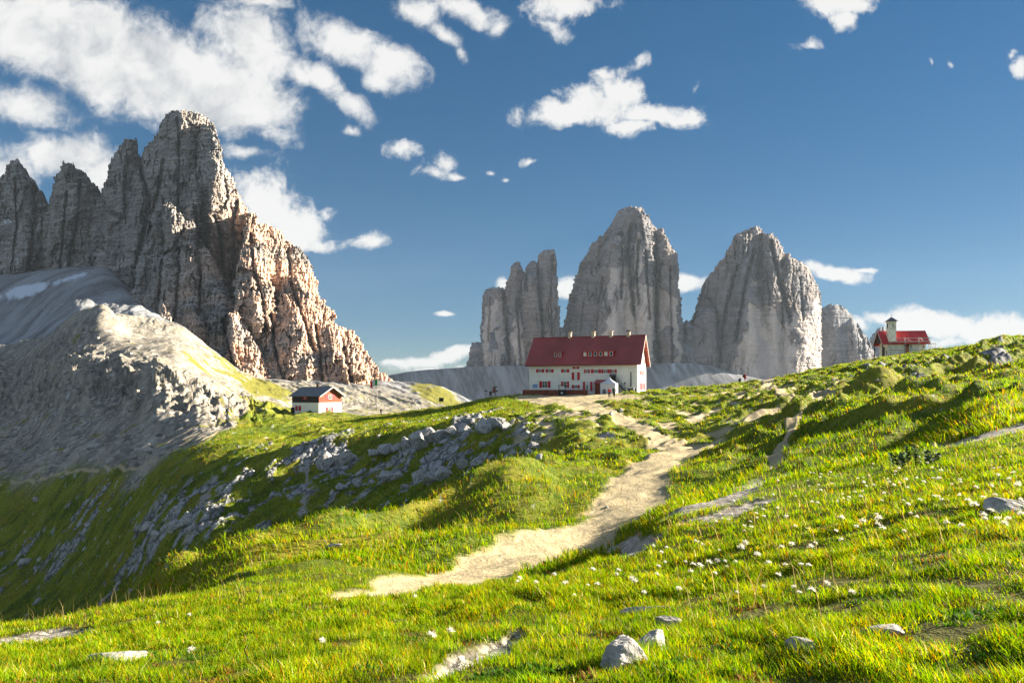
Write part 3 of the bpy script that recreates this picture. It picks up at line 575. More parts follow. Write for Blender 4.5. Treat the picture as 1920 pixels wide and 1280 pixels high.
MAT_TRE = rock_material("limestone_north_face", (.068, .078, .097), (.20, .218, .25), (.42, .31, .23), .034, pale=((.37, .325, .30), (.54, .47, .415)))
T_LITTLE = [
 B((2010,1900), [(538,922,930,945),(544,908,925,945),(556,905,925,948),(600,902,924,952),(690,894,924,965)], (1,.6), 1.6),
 B((2020,1900), [(491,962,968,974),(505,957,968,981),(522,952,968,988),(545,944,968,992),(600,940,968,1000),(700,930,968,1010)], (.8,.7), 1.5),
 B((2030,1930), [(488,993,998,1004),(502,986,997,1012),(530,980,998,1016)], (.8,.8), 1.5),
 B((2015,1890), [(467,1022,1033,1040),(474,1012,1031,1042),(486,1008,1028,1043),(510,1003,1026,1045),(560,994,1026,1048),(620,984,1026,1051),(700,976,1026,1060)], (.7,1.0), 1.6),
 B((1960,1850), [(640,884,892,902),(690,870,895,920),(720,860,900,930)], (1,1)),
 B((1990,1850), [(612,1040,1050,1058),(650,1034,1050,1066),(720,1020,1050,1080)], (1,1)),
]
T_GREAT = [
 B((2030,1880), [(387,1172,1186,1203),(394,1162,1187,1208),(404,1152,1190,1212),(418,1146,1190,1218),(440,1128,1188,1248),(455,1112,1186,1254),(470,1104,1186,1262),(490,1090,1184,1269),(520,1078,1182,1273),(560,1066,1180,1276),(610,1055,1178,1280),(650,1048,1178,1283),(720,1040,1178,1288)], (.75,.65), 1.7),
 B((1990,1900), [(428,1236,1240,1245),(440,1228,1241,1249),(462,1224,1244,1258),(474,1222,1254,1271),(520,1224,1256,1273),(600,1226,1258,1279),(720,1228,1262,1287)], (.8,.8), 1.5),
 B((1985,1890), [(396,1196,1202,1208),(412,1194,1206,1222),(440,1192,1208,1226),(500,1190,1206,1226),(560,1192,1208,1222)], (.9,.9), 1.4),
 B((1990,1890), [(440,1140,1156,1176),(500,1125,1158,1182),(560,1118,1155,1180),(640,1110,1150,1180)], (.7,.7), 1.5),
 B((2000,1870), [(600,1283,1290,1297),(625,1274,1290,1304),(660,1268,1290,1316),(720,1260,1292,1330)], (.9,.9), 1.4),
 B((1980,1870), [(655,1300,1310,1322),(690,1296,1314,1340),(730,1290,1318,1360)], (.9,.9), 1.4),
]
T_WEST = [
 B((2040,1880), [(424,1410,1417,1424),(431,1396,1416,1430),(440,1378,1414,1436),(452,1372,1412,1446),(470,1364,1412,1464),(482,1356,1412,1486),(490,1348,1412,1504),(500,1341,1412,1514),(530,1318,1412,1532),(562,1308,1415,1542),(600,1296,1418,1541),(650,1288,1420,1540),(730,1280,1420,1544)], (.7,.75), 1.8),
 B((2000,1930), [(437,1432,1440,1448),(448,1430,1446,1458),(462,1430,1452,1469),(480,1432,1450,1468)], (.9,.9), 1.5),
 B((2010,1940), [(474,1470,1475,1481),(486,1466,1476,1484)], (.9,.9), 1.5),
 B((1975,1900), [(440,1382,1398,1408),(480,1380,1400,1416),(560,1376,1404,1424),(640,1360,1404,1430)], (.7,.7), 1.5),
 B((1985,1900), [(490,1456,1480,1500),(530,1450,1486,1522),(600,1448,1490,1536),(720,1450,1490,1540)], (.6,.8), 1.6),
 B((1970,1870), [(575,1308,1326,1342),(620,1298,1326,1346),(680,1290,1328,1352),(730,1285,1330,1360)], (.8,.9), 1.5),
]
T_DOME = [
 B((2450,2300), [(570,1553,1562,1572),(576,1543,1562,1584),(590,1532,1562,1597),(610,1524,1564,1608),(640,1518,1568,1626),(670,1512,1570,1646),(720,1505,1570,1670)], (.8,.8), 1.7),
 B((2430,2300), [(598,1588,1596,1604),(640,1586,1606,1630),(690,1586,1620,1655)], (.8,.9), 1.5),
]
T_FAR = [B((3000,2800), [(612,1648,1653,1659),(622,1638,1654,1668),(650,1620,1656,1690),(720,1590,1660,1740)], (.8,.8), 1.6)]
def soft_poly(PX, PY, polys, s):
    jx = PX + fbm(PX / 18, PY / 24, 4, s) * 16; jy = PY + fbm(PX / 14, PY / 20, 4, s + 1) * 18
    v = np.zeros(PX.shape)
    for sign, p in polys: v = np.where(inpoly(jx, jy, p), sign, v)
    return v
def blur(a, n=3):
    for _ in range(n):
        a = (a + np.roll(a, 1, 0) + np.roll(a, -1, 0) + np.roll(a, 1, 1) + np.roll(a, -1, 1)) / 5
    return a
def paint_little(PX, PY, at, own):
    at['pale'][:] = blur(soft_poly(PX, PY, [(.75, [(908,570),(945,560),(950,620),(940,690),(905,690)]), (.6, [(962,590),(975,590),(985,680),(960,680)]), (0, [(918,620),(932,615),(934,650),(918,660)])], 301), 4); at['warm'][:] = .35
def paint_great(PX, PY, at, own):
    at['pale'][:] = blur(soft_poly(PX, PY, [(.85, [(1125,640),(1150,560),(1185,530),(1235,535),(1268,560),(1282,720),(1080,720),(1092,650)]), (.7, [(1150,440),(1168,438),(1172,470),(1158,465)]), (.8, [(1188,440),(1202,440),(1204,510),(1190,520)]), (.6, [(1140,500),(1185,500),(1185,560),(1140,560)]), (0, [(1105,560),(1135,556),(1138,600),(1125,620),(1105,590)]), (0, [(1222,640),(1258,610),(1268,670),(1250,720),(1232,710)]), (0, [(1150,545),(1168,545),(1166,570),(1150,570)])], 311), 4); at['warm'][:] = .35
    at['snow'][:] = sstep(.72, .95, fbm(PX / 12, PY / 2.2, 4, 317) + .3 * (PY < 480)) * .0
def paint_west(PX, PY, at, own):
    at['pale'][:] = blur(soft_poly(PX, PY, [(.95, [(1405,575),(1455,580),(1468,612),(1492,588),(1520,590),(1532,562),(1548,570),(1545,730),(1364,730),(1385,650),(1398,610)]), (.05, [(1478,618),(1508,618),(1510,645),(1480,645)]), (.05, [(1455,575),(1480,600),(1490,610),(1470,600)]), (.5, [(1405,520),(1432,520),(1430,535),(1408,535)])], 321), 4); at['warm'][:] = .3
def paint_plain(PX, PY, at, own): at['warm'][:] = .15
CR_PAT = [([(333,222),(336,300),(332,420)], 16, 2.2), ([(374,240),(366,300),(372,350)], 12, 2.2), ([(260,285),(266,330),(282,375),(268,440),(256,500),(250,540)], 30, 4), ([(305,300),(300,345),(286,400),(276,455)], 22, 3),
 ([(176,345),(190,370),(205,395),(228,410)], 20, 4), ([(150,340),(144,420),(130,480),(127,560)], 20, 2.6), ([(126,360),(118,430),(112,520)], 14, 2), ([(62,352),(66,420),(56,480),(46,540)], 30, 4), ([(28,330),(32,420),(20,520)], 12, 2.2),
 ([(366,390),(370,450),(376,520),(372,590)], 26, 3), ([(402,405),(412,440),(416,470),(420,520)], 24, 3), ([(444,380),(436,430),(440,500),(432,560)], 22, 3), ([(470,440),(474,500),(492,560),(500,620)], 18, 3), ([(418,600),(428,650),(440,700)], 28, 4), ([(338,470),(332,540),(326,600)], 22, 3), ([(304,490),(298,560),(292,610)], 20, 3),
 ([(540,470),(548,540),(570,600),(590,660)], 20, 3.4), ([(508,590),(514,650),(530,710)], 20, 3), ([(592,610),(600,660),(604,720)], 20, 3), ([(640,630),(650,680),(664,725)], 18, 3), ([(240,300),(232,360),(236,420)], 12, 2), ([(420,330),(428,370),(440,410)], 10, 2), ([(345,430),(322,470),(300,480)], 14, 3)]
CR_LIT = [([(1006,490),(1012,560),(1018,620),(1018,700)], 45, 2.6), ([(945,552),(950,600),(956,690)], 45, 3), ([(985,500),(988,545)], 30, 2), ([(968,560),(974,640),(978,700)], 24, 2), ([(920,560),(916,640)], 16, 2), ([(1036,480),(1032,560),(1036,660)], 18, 1.8)]
CR_GRT = [([(1184,420),(1178,470),(1184,530),(1190,590)], 40, 3), ([(1198,450),(1194,520),(1198,570)], 36, 2.4), ([(1228,462),(1232,540),(1230,620),(1236,710)], 60, 3.4), ([(1164,440),(1168,500),(1164,560)], 26, 2.4), ([(1210,470),(1214,540),(1218,600)], 28, 2.4), ([(1130,520),(1120,600),(1112,690)], 18, 2.4), ([(1256,500),(1258,600),(1262,700)], 20, 2), ([(1096,560),(1086,640)], 16, 2.4), ([(1282,600),(1284,640)], 30, 3)]
CR_WST = [([(1412,470),(1396,540),(1390,580),(1380,640)], 46, 3), ([(1384,500),(1366,560),(1356,610),(1348,690)], 44, 3), ([(1446,452),(1454,500),(1470,560),(1482,600)], 44, 3), ([(1404,436),(1402,480)], 22, 2), ([(1424,440),(1424,500)], 16, 2), ([(1474,484),(1466,500)], 24, 3), ([(1330,560),(1346,590),(1344,660)], 30, 2.6), ([(1500,520),(1506,600)], 16, 2), ([(1438,510),(1444,570)], 18, 2)]
def mount(o, label, cat='mountain'): return tag(o, label, cat, kind='structure')
mount(relief("mountain", (-190, 790, 200, 750), 1.25, PATERNO, 320, 7.0, 8.0, MAT_PAT, 400, paint_paterno, cracks=CR_PAT), 'jagged sunlit grey and ochre rock massif rising on the left')
mount(relief("mountain", (860, 1090, 460, 725), 1.0, T_LITTLE, 300, 4.5, 11, MAT_TRE, 430, paint_little, 2.4, fl1=.7, facets=(.75, .36, .10), cracks=CR_LIT), 'smallest of three rock towers, split into narrow spires, left of the others')
mount(relief("mountain", (1035, 1365, 380, 735), 1.0, T_GREAT, 420, 4.800000000000001, 13, MAT_TRE, 440, paint_great, 2.4, fl1=.7, facets=(.75, .36, .10), cracks=CR_GRT), 'tallest rock tower with pale lower wall, behind the red roofed hut')
mount(relief("mountain", (1275, 1550, 418, 735), 1.0, T_WEST, 420, 4.5, 12, MAT_TRE, 450, paint_west, 2.4, fl1=.7, facets=(.75, .36, .10), cracks=CR_WST), 'broad rock tower with pale square wall, right of the tallest tower')
mount(relief("mountain", (1500, 1675, 564, 725), 1.3, T_DOME, 400, 2.6, 12, MAT_TRE, 460, paint_plain, 2.8, fl1=.7, facets=(.75, .36, .10), cracks=[([(1604, 600), (1618, 640), (1622, 720)], 22, 3)]), 'grey rounded rock dome right of the pale walled tower')
mount(relief("mountain", (1588, 1742, 606, 722), 1.5, T_FAR, 400, 2.6, 12, MAT_TRE, 470, paint_plain, 3.2), 'farthest small grey peak just left of the chapel')

# ------------------------------------------------------------------ the air between here and the peaks
def build_haze():
    m = bpy.data.materials.new("mountain_air"); m.use_nodes = True; t = NT(m.node_tree); t.n.clear(); out = t.node('ShaderNodeOutputMaterial')
    v = t.node('ShaderNodeVolumePrincipled'); v.inputs['Color'].default_value = (.68, .83, 1.0, 1); v.inputs['Density'].default_value = HAZE; v.inputs['Anisotropy'].default_value = .0; t.l.new(v.outputs[0], out.inputs['Volume'])
    zs = [c for o in SC.objects if o.type == 'MESH' for c in (o.bound_box[0][2], o.bound_box[6][2])]; xs = [c for o in SC.objects if o.type == 'MESH' for c in (o.bound_box[0][0], o.bound_box[6][0])]
    ys = [c for o in SC.objects if o.type == 'MESH' for c in (o.bound_box[0][1], o.bound_box[6][1])]
    x0, x1, y0, y1, z0, z1 = min(xs) - 50, max(xs) + 50, -60, max(ys) + 60, min(zs) - 1.5, max(zs) + 25
    b = MB().box(x0, x1, y0, y1, z0, z1).build("haze", m); tag(b, kind='stuff')
HAZE = 2.8e-5
# ------------------------------------------------------------------ simple materials
def flat_mat(name, c, rough=.8, spec=.2, var=.15, scale=3.0, metal=0.0, stretch=(1, 1, 1)):
    m, t, out = new_mat(name); co = t.mapping(t.coord('Object'), scale=stretch)
    n = t.noise(co, scale, 5, .6); c2 = tuple(x * (1 - var) for x in c); c3 = tuple(min(1, x * (1 + var)) for x in c)
    principled(t, out, t.mix(t.ramp(n, .3, .7), c2, c3), rough, spec, bump(t, n, .2, .02), metal); return m
PLASTER = flat_mat("white_plaster", (.80, .77, .70), .9, .1, .07, .8)
STONEWALL = flat_mat("whitewashed_stone", (.84, .78, .66), .9, .1, .25, 2.2)
RED = flat_mat("red_paint", (.45, .02, .03), .6, .3, .15, 2.0)
ROOFRED = flat_mat("red_sheet_metal", (.28, .048, .044), .5, .35, .22, .25, 0.0, (1, 1, .3))
ROOFBRIGHT = flat_mat("bright_red_sheet_metal", (.46, .035, .035), .5, .35, .18, .5)
ROOFGREY = flat_mat("grey_slate_roof", (.10, .115, .135), .6, .3, .15, 1.0)
DARKWOOD = flat_mat("dark_stained_wood", (.030, .022, .020), .7, .2, .3, 3.0, 0, (1, 1, .2))
REDWOOD = flat_mat("red_brown_wood", (.20, .055, .028), .7, .2, .25, 2.0, 0, (1, 1, .2))
TRIM = flat_mat("pale_trim", (.62, .50, .44), .7, .2, .06)
FRAME = flat_mat("white_frame_paint", (.66, .66, .62), .6, .3, .05)
BRICK = flat_mat("chimney_render", (.56, .46, .34), .9, .1, .2, 4.0)
DOORWOOD = flat_mat("orange_door_wood", (.36, .11, .03), .6, .3, .2, 4.0)
METAL = flat_mat("galvanised_steel", (.42, .42, .42), .45, .5, .1, 5.0, .6)
BLUE = flat_mat("pale_blue_sign", (.20, .33, .52), .5, .4, .15, 6.0)
CANVAS = flat_mat("white_tent_canvas", (.55, .57, .60), .8, .2, .05)
DARK = flat_mat("dark_opening", (.012, .012, .015), .6, .3, .2)
def glass_mat():
    m, t, out = new_mat("window_glass"); principled(t, out, (.015, .018, .022), .08, .6); return m
GLASS = glass_mat()

class MB:
    """collects boxes, prisms and tubes in one bmesh"""
    def __init__(s): s.b = bmesh.new()
    def box(s, x0, x1, y0, y1, z0, z1):
        vs_ = [s.b.verts.new(p) for p in ((x0,y0,z0),(x1,y0,z0),(x1,y1,z0),(x0,y1,z0),(x0,y0,z1),(x1,y0,z1),(x1,y1,z1),(x0,y1,z1))]
        for f in ((3,2,1,0),(4,5,6,7),(0,1,5,4),(1,2,6,5),(2,3,7,6),(3,0,4,7)): s.b.faces.new([vs_[i] for i in f])
        return s
    def prism(s, ring, vec):
        a = [s.b.verts.new(p) for p in ring]; v = Vector(vec); c = [s.b.verts.new(Vector(p) + v) for p in ring]; n = len(a)
        s.b.faces.new(a[::-1]); s.b.faces.new(c)
        for i in range(n): s.b.faces.new((a[i], a[(i+1) % n], c[(i+1) % n], c[i]))
        return s
    def tube(s, p, q, r0, r1=None, n=7):
        r1 = r0 if r1 is None else r1; p, q = Vector(p), Vector(q); d = (q - p).normalized(); a = d.orthogonal().normalized(); c = d.cross(a)
        A = [s.b.verts.new(p + (a * math.cos(k) + c * math.sin(k)) * r0) for k in [2 * math.pi * i / n for i in range(n)]]
        Bv = [s.b.verts.new(q + (a * math.cos(k) + c * math.sin(k)) * r1) for k in [2 * math.pi * i / n for i in range(n)]]
        for i in range(n): s.b.faces.new((A[i], A[(i+1) % n], Bv[(i+1) % n], Bv[i]))
        s.b.faces.new(A[::-1]); s.b.faces.new(Bv); return s
    def build(s, name, mat, parent=None, bevel=0.0, smooth=False, loc=None):
        bmesh.ops.recalc_face_normals(s.b, faces=s.b.faces)
        me = bpy.data.meshes.new(name); s.b.to_mesh(me); s.b.free(); me.materials.append(mat)
        if smooth:
            for p in me.polygons: p.use_smooth = True
        o = bpy.data.objects.new(name, me); COL.objects.link(o)
        if parent: o.parent = parent
        if loc is not None: o.location = loc
        if bevel: md = o.modifiers.new("bevel", 'BEVEL'); md.width = bevel; md.segments = 1; md.limit_method = 'ANGLE'
        return o
def empty(name, loc, rz=0.0):
    o = bpy.data.objects.new(name, None); o.empty_display_size = .3; COL.objects.link(o); o.location = loc; o.rotation_euler = (0, 0, rz); return o

class FrameOf:
    """a building's own axes; finds where a point seen in the photograph lies on one of its walls"""
    def __init__(s, o, ang): s.o = Vector(o); s.a = ang; s.ex = Vector((math.cos(ang), math.sin(ang), 0)); s.ey = Vector((-math.sin(ang), math.cos(ang), 0))
    def hit(s, px, py, axis, off):
        r = Vector(((px - CX) / F, 1, (HY - py) / F)); n = s.ey if axis == 'y' else s.ex
        t = (s.o.dot(n) + off) / r.dot(n); p = r * t - s.o
        return p.dot(s.ex), p.dot(s.ey), p.z
def window(root, axis, off, a0, a1, z0, z1, sgn=-1, shutters=True, frac=.36, pane=GLASS, bars=True, shmat=RED, closed=False):
    """a window with shutters on the wall 'axis = off'; a runs along the wall"""
    def bx(mb, p0, p1, q0, q1, d0, d1):
        lo, hi = sorted((off + sgn * d0, off + sgn * d1))
        return mb.box(p0, p1, lo, hi, q0, q1) if axis == 'y' else mb.box(lo, hi, p0, p1, q0, q1)
    w = a1 - a0; sw = w * (1 - frac) / 2 if shutters else 0
    b0, b1 = a0 + sw, a1 - sw; fr = min(.07, (b1 - b0) * .14)
    f = MB()
    for (p0, p1, q0, q1) in ((b0, b0 + fr, z0, z1), (b1 - fr, b1, z0, z1), (b0 + fr, b1 - fr, z0, z0 + fr), (b0 + fr, b1 - fr, z1 - fr, z1)): bx(f, p0, p1, q0, q1, .003, .07)
    if bars:
        m = (b0 + b1) / 2; bx(f, m - fr * .4, m + fr * .4, z0 + fr, z1 - fr, .012, .055)
        zm = z0 + (z1 - z0) * .55; bx(f, b0 + fr, b1 - fr, zm - fr * .35, zm + fr * .35, .013, .05)
    fo = f.build("window", FRAME, root)
    bx(MB(), b0 + fr, b1 - fr, z0 + fr, z1 - fr, .006, .02).build("pane", pane, fo)
    if shutters:
        for (p0, p1) in ((a0, b0 - .01), (b1 + .01, a1)):
            s = bx(MB(), p0, p1, z0 - .03, z1 + .03, .004, .05)
            for k in range(3):
                zz = z0 + (z1 - z0) * (.2 + .3 * k); bx(s, p0 + .04, p1 - .04, zz - .03, zz + .03, .05, .07)
            s.build("shutter", shmat, root)
def slab(mb, p0, p1, p2, p3, th):
    """a roof slab from four corners, given thickness downwards"""
    n = (Vector(p1) - Vector(p0)).cross(Vector(p3) - Vector(p0)).normalized(); n = n if n.z > 0 else -n
    mb.prism([p0, p1, p2, p3], -n * th)
    return n

# ------------------------------------------------------------------ the big mountain hut
def build_hut():
    ang = R_(-20); zb = -.50; fr = FrameOf((3.72, 147.0, zb), ang)
    L, W, H, RH = 23.2, 11.2, 6.75, 12.55
    root = empty("mountain_hut", fr.o, ang); tag(root, "long white mountain hut with a steep red metal roof and red shutters", "hut")
    w = MB(); w.prism([(0, 0, -2.2), (0, W, -2.2), (0, W, H), (0, W / 2, RH - .28), (0, 0, H)], (L, 0, 0)); w.build("wall", PLASTER, root)
    oy, ox = .62, .85; sl_ = (RH - H) / (W / 2); ze = H - oy * sl_ + .12
    r = MB()
    for sg in (0, 1):
        ye = -oy if sg == 0 else W + oy
        n = slab(r, (-ox, ye, ze), (L + ox, ye, ze), (L + ox, W / 2, RH), (-ox, W / 2, RH), .16)
        for k in range(47):
            x = -ox + .1 + k * (L + 2 * ox - .2) / 46
            r.prism([Vector((x - .025, ye, ze)) + n * .004, Vector((x + .025, ye, ze)) + n * .004, Vector((x + .025, W / 2, RH)) + n * .004, Vector((x - .025, W / 2, RH)) + n * .004], n * .055)
    ro = r.build("roof", ROOFRED, root)
    MB().box(-ox, L + ox, W / 2 - .14, W / 2 + .14, RH - .02, RH + .09).build("ridge_cap", ROOFRED, ro)
    for xx in (-ox - .05, L + ox):
        b = MB()
        for sg in (0, 1):
            ye = -oy if sg == 0 else W + oy
            b.prism([(xx, ye, ze - .30), (xx, ye, ze + .04), (xx, W / 2, RH + .06), (xx, W / 2, RH - .30)], (.05, 0, 0))
        b.build("bargeboard", TRIM, ro)
    for sg in (0, 1):
        for k in range(9):
            t = (k + .5) / 9; y = (-oy + .1 + t * (W / 2 + oy - .2)) if sg == 0 else W + oy - .1 - t * (W / 2 + oy - .2); z = ze + t * (RH - ze) - .36
            MB().box(L + .01, L + ox - .06, y - .07, y + .07, z, z + .12).build("rafter", REDWOOD, ro)
    MB().box(-ox + .05, L + ox - .05, -oy - .11, -oy + .01, ze - .20, ze - .06).build("gutter", REDWOOD, root)
    for px, mt in ((1068.5, BRICK), (1112.5, BRICK), (1145.5, BRICK), (1178.5, DARKWOOD)):
        x, y, z = fr.hit(px, 628, 'y', W / 2); c = MB()
        c.box(x - .34, x + .34, W / 2 - .34, W / 2 + .34, RH - .55, RH + .75)
        co = c.build("chimney", BRICK, ro); cp = MB().box(x - .44, x + .44, W / 2 - .44, W / 2 + .44, RH + .98, RH + 1.08)
        for sx in (-.3, .3):
            for sy in (-.3, .3): cp.box(x + sx - .05, x + sx + .05, W / 2 + sy - .05, W / 2 + sy + .05, RH + .752, RH + .978)
        cp.build("cap", mt, co)
    # dormers
    def dormer(px0, px1, r0, r1, n, light):
        yd = 1.15; xa, _, za = fr.hit(px0, r1, 'y', yd); xb, _, zc = fr.hit(px1, r0, 'y', yd); za = H + yd * sl_ - .10; zt = za + 1.30
        d = MB(); yb = (zt + .35 - H) / sl_ + .4; d.prism([(xa, yd, za - .3), (xa, yb, za - .3), (xa, yb, zt + .10), (xa, yd, zt)], (xb - xa, 0, 0)); do = d.build("dormer", RED, ro)
        s = MB(); slab(s, (xa - .2, yd - .42, zt - .02), (xb + .2, yd - .42, zt - .02), (xb + .2, yb + .9, zt + .55), (xa - .2, yb + .9, zt + .55), .09); s.build("dormer_roof", ROOFRED, do)
        for k in range(n):
            c = xa + (xb - xa) * (k + .5) / n; hw = min(.33, (xb - xa) / n * .30)
            f = MB()
            for (p0, p1, q0, q1) in ((c - hw, c - hw + .09, za + .22, zt - .2), (c + hw - .09, c + hw, za + .22, zt - .2), (c - hw + .09, c + hw - .09, za + .22, za + .31), (c - hw + .09, c + hw - .09, zt - .29, zt - .2)): f.box(p0, p1, yd - .05, yd - .003, q0, q1)
            fo = f.build("dormer_window", FRAME, do); MB().box(c - hw + .09, c + hw - .09, yd - .02, yd - .006, za + .31, zt - .29).build("pane", FRAME if k in light else GLASS, fo)
    dormer(1037.5, 1054, 662, 673, 2, ()); dormer(1092, 1151, 660, 673, 6, (0, 4))
    def win(px0, px1, r0, r1, **kw):
        a = fr.hit(px0, r1, 'y', 0); b = fr.hit(px1, r0, 'y', 0); window(root, 'y', 0, a[0], b[0], a[2], b[2], -1, **kw)
    win(1005.3, 1020.6, 692, 698); win(1023.1, 1038.1, 692, 698); win(1052.2, 1067.5, 692, 698); win(1072, 1087.2, 698, 712, pane=FRAME); win(1073.6, 1086, 687.6, 691.2, frac=.2)
    for a, b in ((1095, 1106), (1108, 1127), (1127.5, 1143), (1143.5, 1156.5)): win(a, b, 692.4, 699, frac=.42)
    win(1011.2, 1032.3, 714.5, 726.5, frac=.48); win(1052, 1067, 715, 727, frac=.5); win(1072, 1087, 721.5, 727.5, frac=.42)
    for a, b in ((1093, 1106.5), (1106.8, 1115)):
        p = fr.hit(a, 731, 'y', 0); q = fr.hit(b, 715.3, 'y', 0); x0, x1, z1 = p[0], q[0], q[2]
        MB().box(x0, x0 + .5, -.06, -.004, .75, z1).build("shutter", RED, root)
        f = MB().box(x0 + .5, x0 + .62, -.08, -.004, .6, z1).box(x1 - .12, x1, -.08, -.004, .6, z1).box(x0 + .62, x1 - .12, -.08, -.004, z1 - .12, z1).build("door", FRAME, root)
        MB().box(x0 + .62, x1 - .12, -.05, -.006, .6, z1 - .12).build("door_leaf", FRAME, f); MB().box(x0 + .78, (x0 + x1) / 2 + .25, -.06, -.051, 1.1, z1 - .7).build("pane", GLASS, f)
    a = fr.hit(998.6, 727, 'y', 0); b = fr.hit(1008, 720, 'y', 0); MB().box(a[0], b[0], -.05, -.004, a[2], b[2]).build("sign_board", BLUE, root)
    a = fr.hit(1183, 725, 'y', 0); b = fr.hit(1183.2, 697, 'y', 0); MB().tube((a[0], -.14, a[2]), (a[0], -.14, b[2]), .09).build("flue_pipe", DARKWOOD, root)
    a = fr.hit(1171.7, 733, 'y', -1.2); b = fr.hit(1171.7, 719, 'y', -1.2); mb = MB().tube((a[0], -1.2, -.6), (a[0], -1.2, b[2]), .05); mb.box(a[0] - .16, a[0] + .16, -1.36, -1.04, b[2], b[2] + .25); mb.build("lamp_post", DARKWOOD, root)
    # gable end
    def gw(px0, px1, r0, r1, **kw):
        a = fr.hit(px0, r1, 'x', L); b = fr.hit(px1, r0, 'x', L); window(root, 'x', L, a[1], b[1], a[2], b[2], 1, **kw)
    gw(1202.6, 1204, 673.5, 679, shutters=False, bars=False); gw(1206, 1208.6, 674, 680, frac=.3)
    gw(1195.7, 1197.6, 694.5, 700.2, shutters=False, bars=False); gw(1199.6, 1207.2, 695.5, 702.4, frac=.35); gw(1195.5, 1198, 718, 729.8, frac=.2); gw(1199.6, 1210, 718.7, 730, frac=.1)
    # wooden porch beside the tent, first-floor landing and outside stair
    a = fr.hit(1115.5, 734, 'y', -2.2); b = fr.hit(1125.8, 716, 'y', -2.2); x0 = a[0]; x1 = x0 + 2.6
    po = MB().box(x0, x1, -2.2, -.004, -1.6, 2.35).build("porch", REDWOOD, root); s = MB(); slab(s, (x0 - .25, -2.55, 2.30), (x1 + .4, -2.55, 2.30), (x1 + .4, .02, 3.1), (x0 - .25, .02, 3.1), .1); s.build("porch_roof", ROOFRED, po)
    a = fr.hit(1143.8, 712, 'y', -.9); b = fr.hit(1153, 702.3, 'y', -.9); x0, x1 = a[0], b[0]
    lb = MB().box(x0, x1, -.9, -.004, a[2], b[2] - .15).build("stair_landing", DARKWOOD, root); s = MB(); slab(s, (x0 - .15, -1.15, b[2] - .12), (x1 + .15, -1.15, b[2] - .12), (x1 + .15, .02, b[2] + .22), (x0 - .15, .02, b[2] + .22), .08); s.build("landing_roof", ROOFGREY, lb)
    MB().box(x0 + .25, x1 - .35, -.93, -.903, a[2] + .25, a[2] + .8).build("pane", GLASS, lb)
    st = MB(); za = a[2]; xe = x1 + 2.9
    for k in range(13):
        t = k / 12; xx = x1 + (xe - x1) * t; zz = za - (za + .2) * t; st.box(xx, xx + .28, -.95, -.08, zz - .05, zz)
    st.prism([(x1, -1.0, za - .25), (x1, -1.0, za), (xe, -1.0, -.15), (xe, -1.0, -.4)], (0, .045, 0))
    for k in range(5):
        t = k / 4; xx = x1 + (xe - x1) * t; zz = za - (za + .2) * t; st.tube((xx, -.98, zz), (xx, -.98, zz + .95), .025)
    st.tube((x1, -.98, za + .95), (xe, -.98, .75), .03); st.build("outside_stair", DARKWOOD, root)
    # low wooden fence round the terrace: a thing of its own
    fe = empty("terrace_fence", fr.o + fr.ex * -.1 + fr.ey * -4.0, ang); tag(fe, "low red brown plank fence along the front of the big hut", "fence")
    xl = 13.9; pl = MB()
    for k in range(40):
        x = k * xl / 40; pl.box(x + .006, x + xl / 40 - .006, 0, .04, -1.6, .92 + .012 * ((k * 7) % 3))
    pl.build("plank_panel", REDWOOD, fe)
    MB().box(-.05, xl + .05, -.05, .09, .955, 1.03).build("rail", REDWOOD, fe)
    for k in range(8):
        x = k * xl / 7; MB().box(x - .05, x + .05, .045, .145, -1.6, .95).build("post", REDWOOD, fe)
    # dark board-like counter in front of the fence
    a = fr.hit(1048.5, 737, 'y', -4.6); b = fr.hit(1061, 722.5, 'y', -4.6); k_ = empty("drinks_kiosk", fr.o + fr.ex * a[0] + fr.ey * -4.6, ang); tag(k_, "dark upright kiosk with a pale panel standing before the terrace fence", "kiosk")
    ww = b[0] - a[0]; MB().box(0, ww, -.5, .4, -1.5, .95).build("counter", DARKWOOD, k_)
    mb = MB()
    for x in (0, ww - .1): mb.box(x, x + .1, -.45, -.35, .952, b[2])
    mb.box(-.1, ww + .1, -.55, .15, b[2] + .002, b[2] + .1); mb.build("canopy_frame", DARKWOOD, k_); MB().box(.12, ww - .12, -.30, -.24, 1.05, b[2] - .12).build("menu_panel", FRAME, k_); MB().box(ww * .35, ww * .65, -.53, -.503, .2, .5).build("notice", FRAME, k_)
    # white party tent
    a = fr.hit(1125.5, 734, 'y', -5.2); b = fr.hit(1154, 719, 'y', -5.2); tp = empty("party_tent", fr.o + fr.ex * a[0] + fr.ey * -5.2, ang); tag(tp, "white canvas tent with a peaked top and an arched window, by the hut entrance", "tent")
    tw = b[0] - a[0]; th = b[2]; MB().box(0, tw, 0, tw, -1.6, th).build("side_walls", CANVAS, tp)
    t = MB(); c = (tw / 2, tw / 2)
    ring = [(-.12, -.12), (tw + .12, -.12), (tw + .12, tw + .12), (-.12, tw + .12)]; prev = None
    lv = [(1.0, th + .003), (.55, th + .42), (.22, th + .85), (.04, th + 1.35)]; R0 = None
    for sc_, z in lv:
        cur = [t.b.verts.new((c[0] + (x - c[0]) * sc_, c[1] + (y - c[1]) * sc_, z)) for x, y in ring]
        if R0:
            for i in range(4): t.b.faces.new((R0[i], R0[(i+1) % 4], cur[(i+1) % 4], cur[i]))
        else: t.b.faces.new(cur[::-1])
        R0 = cur
    t.b.faces.new(R0); t.build("peaked_roof", CANVAS, tp)
    pts = [(tw * .15, .15), (tw * .38, .15)] + [(tw * .265 + tw * .115 * math.cos(q), .75 + .42 * math.sin(q)) for q in [math.pi * i / 10 for i in range(11)]]
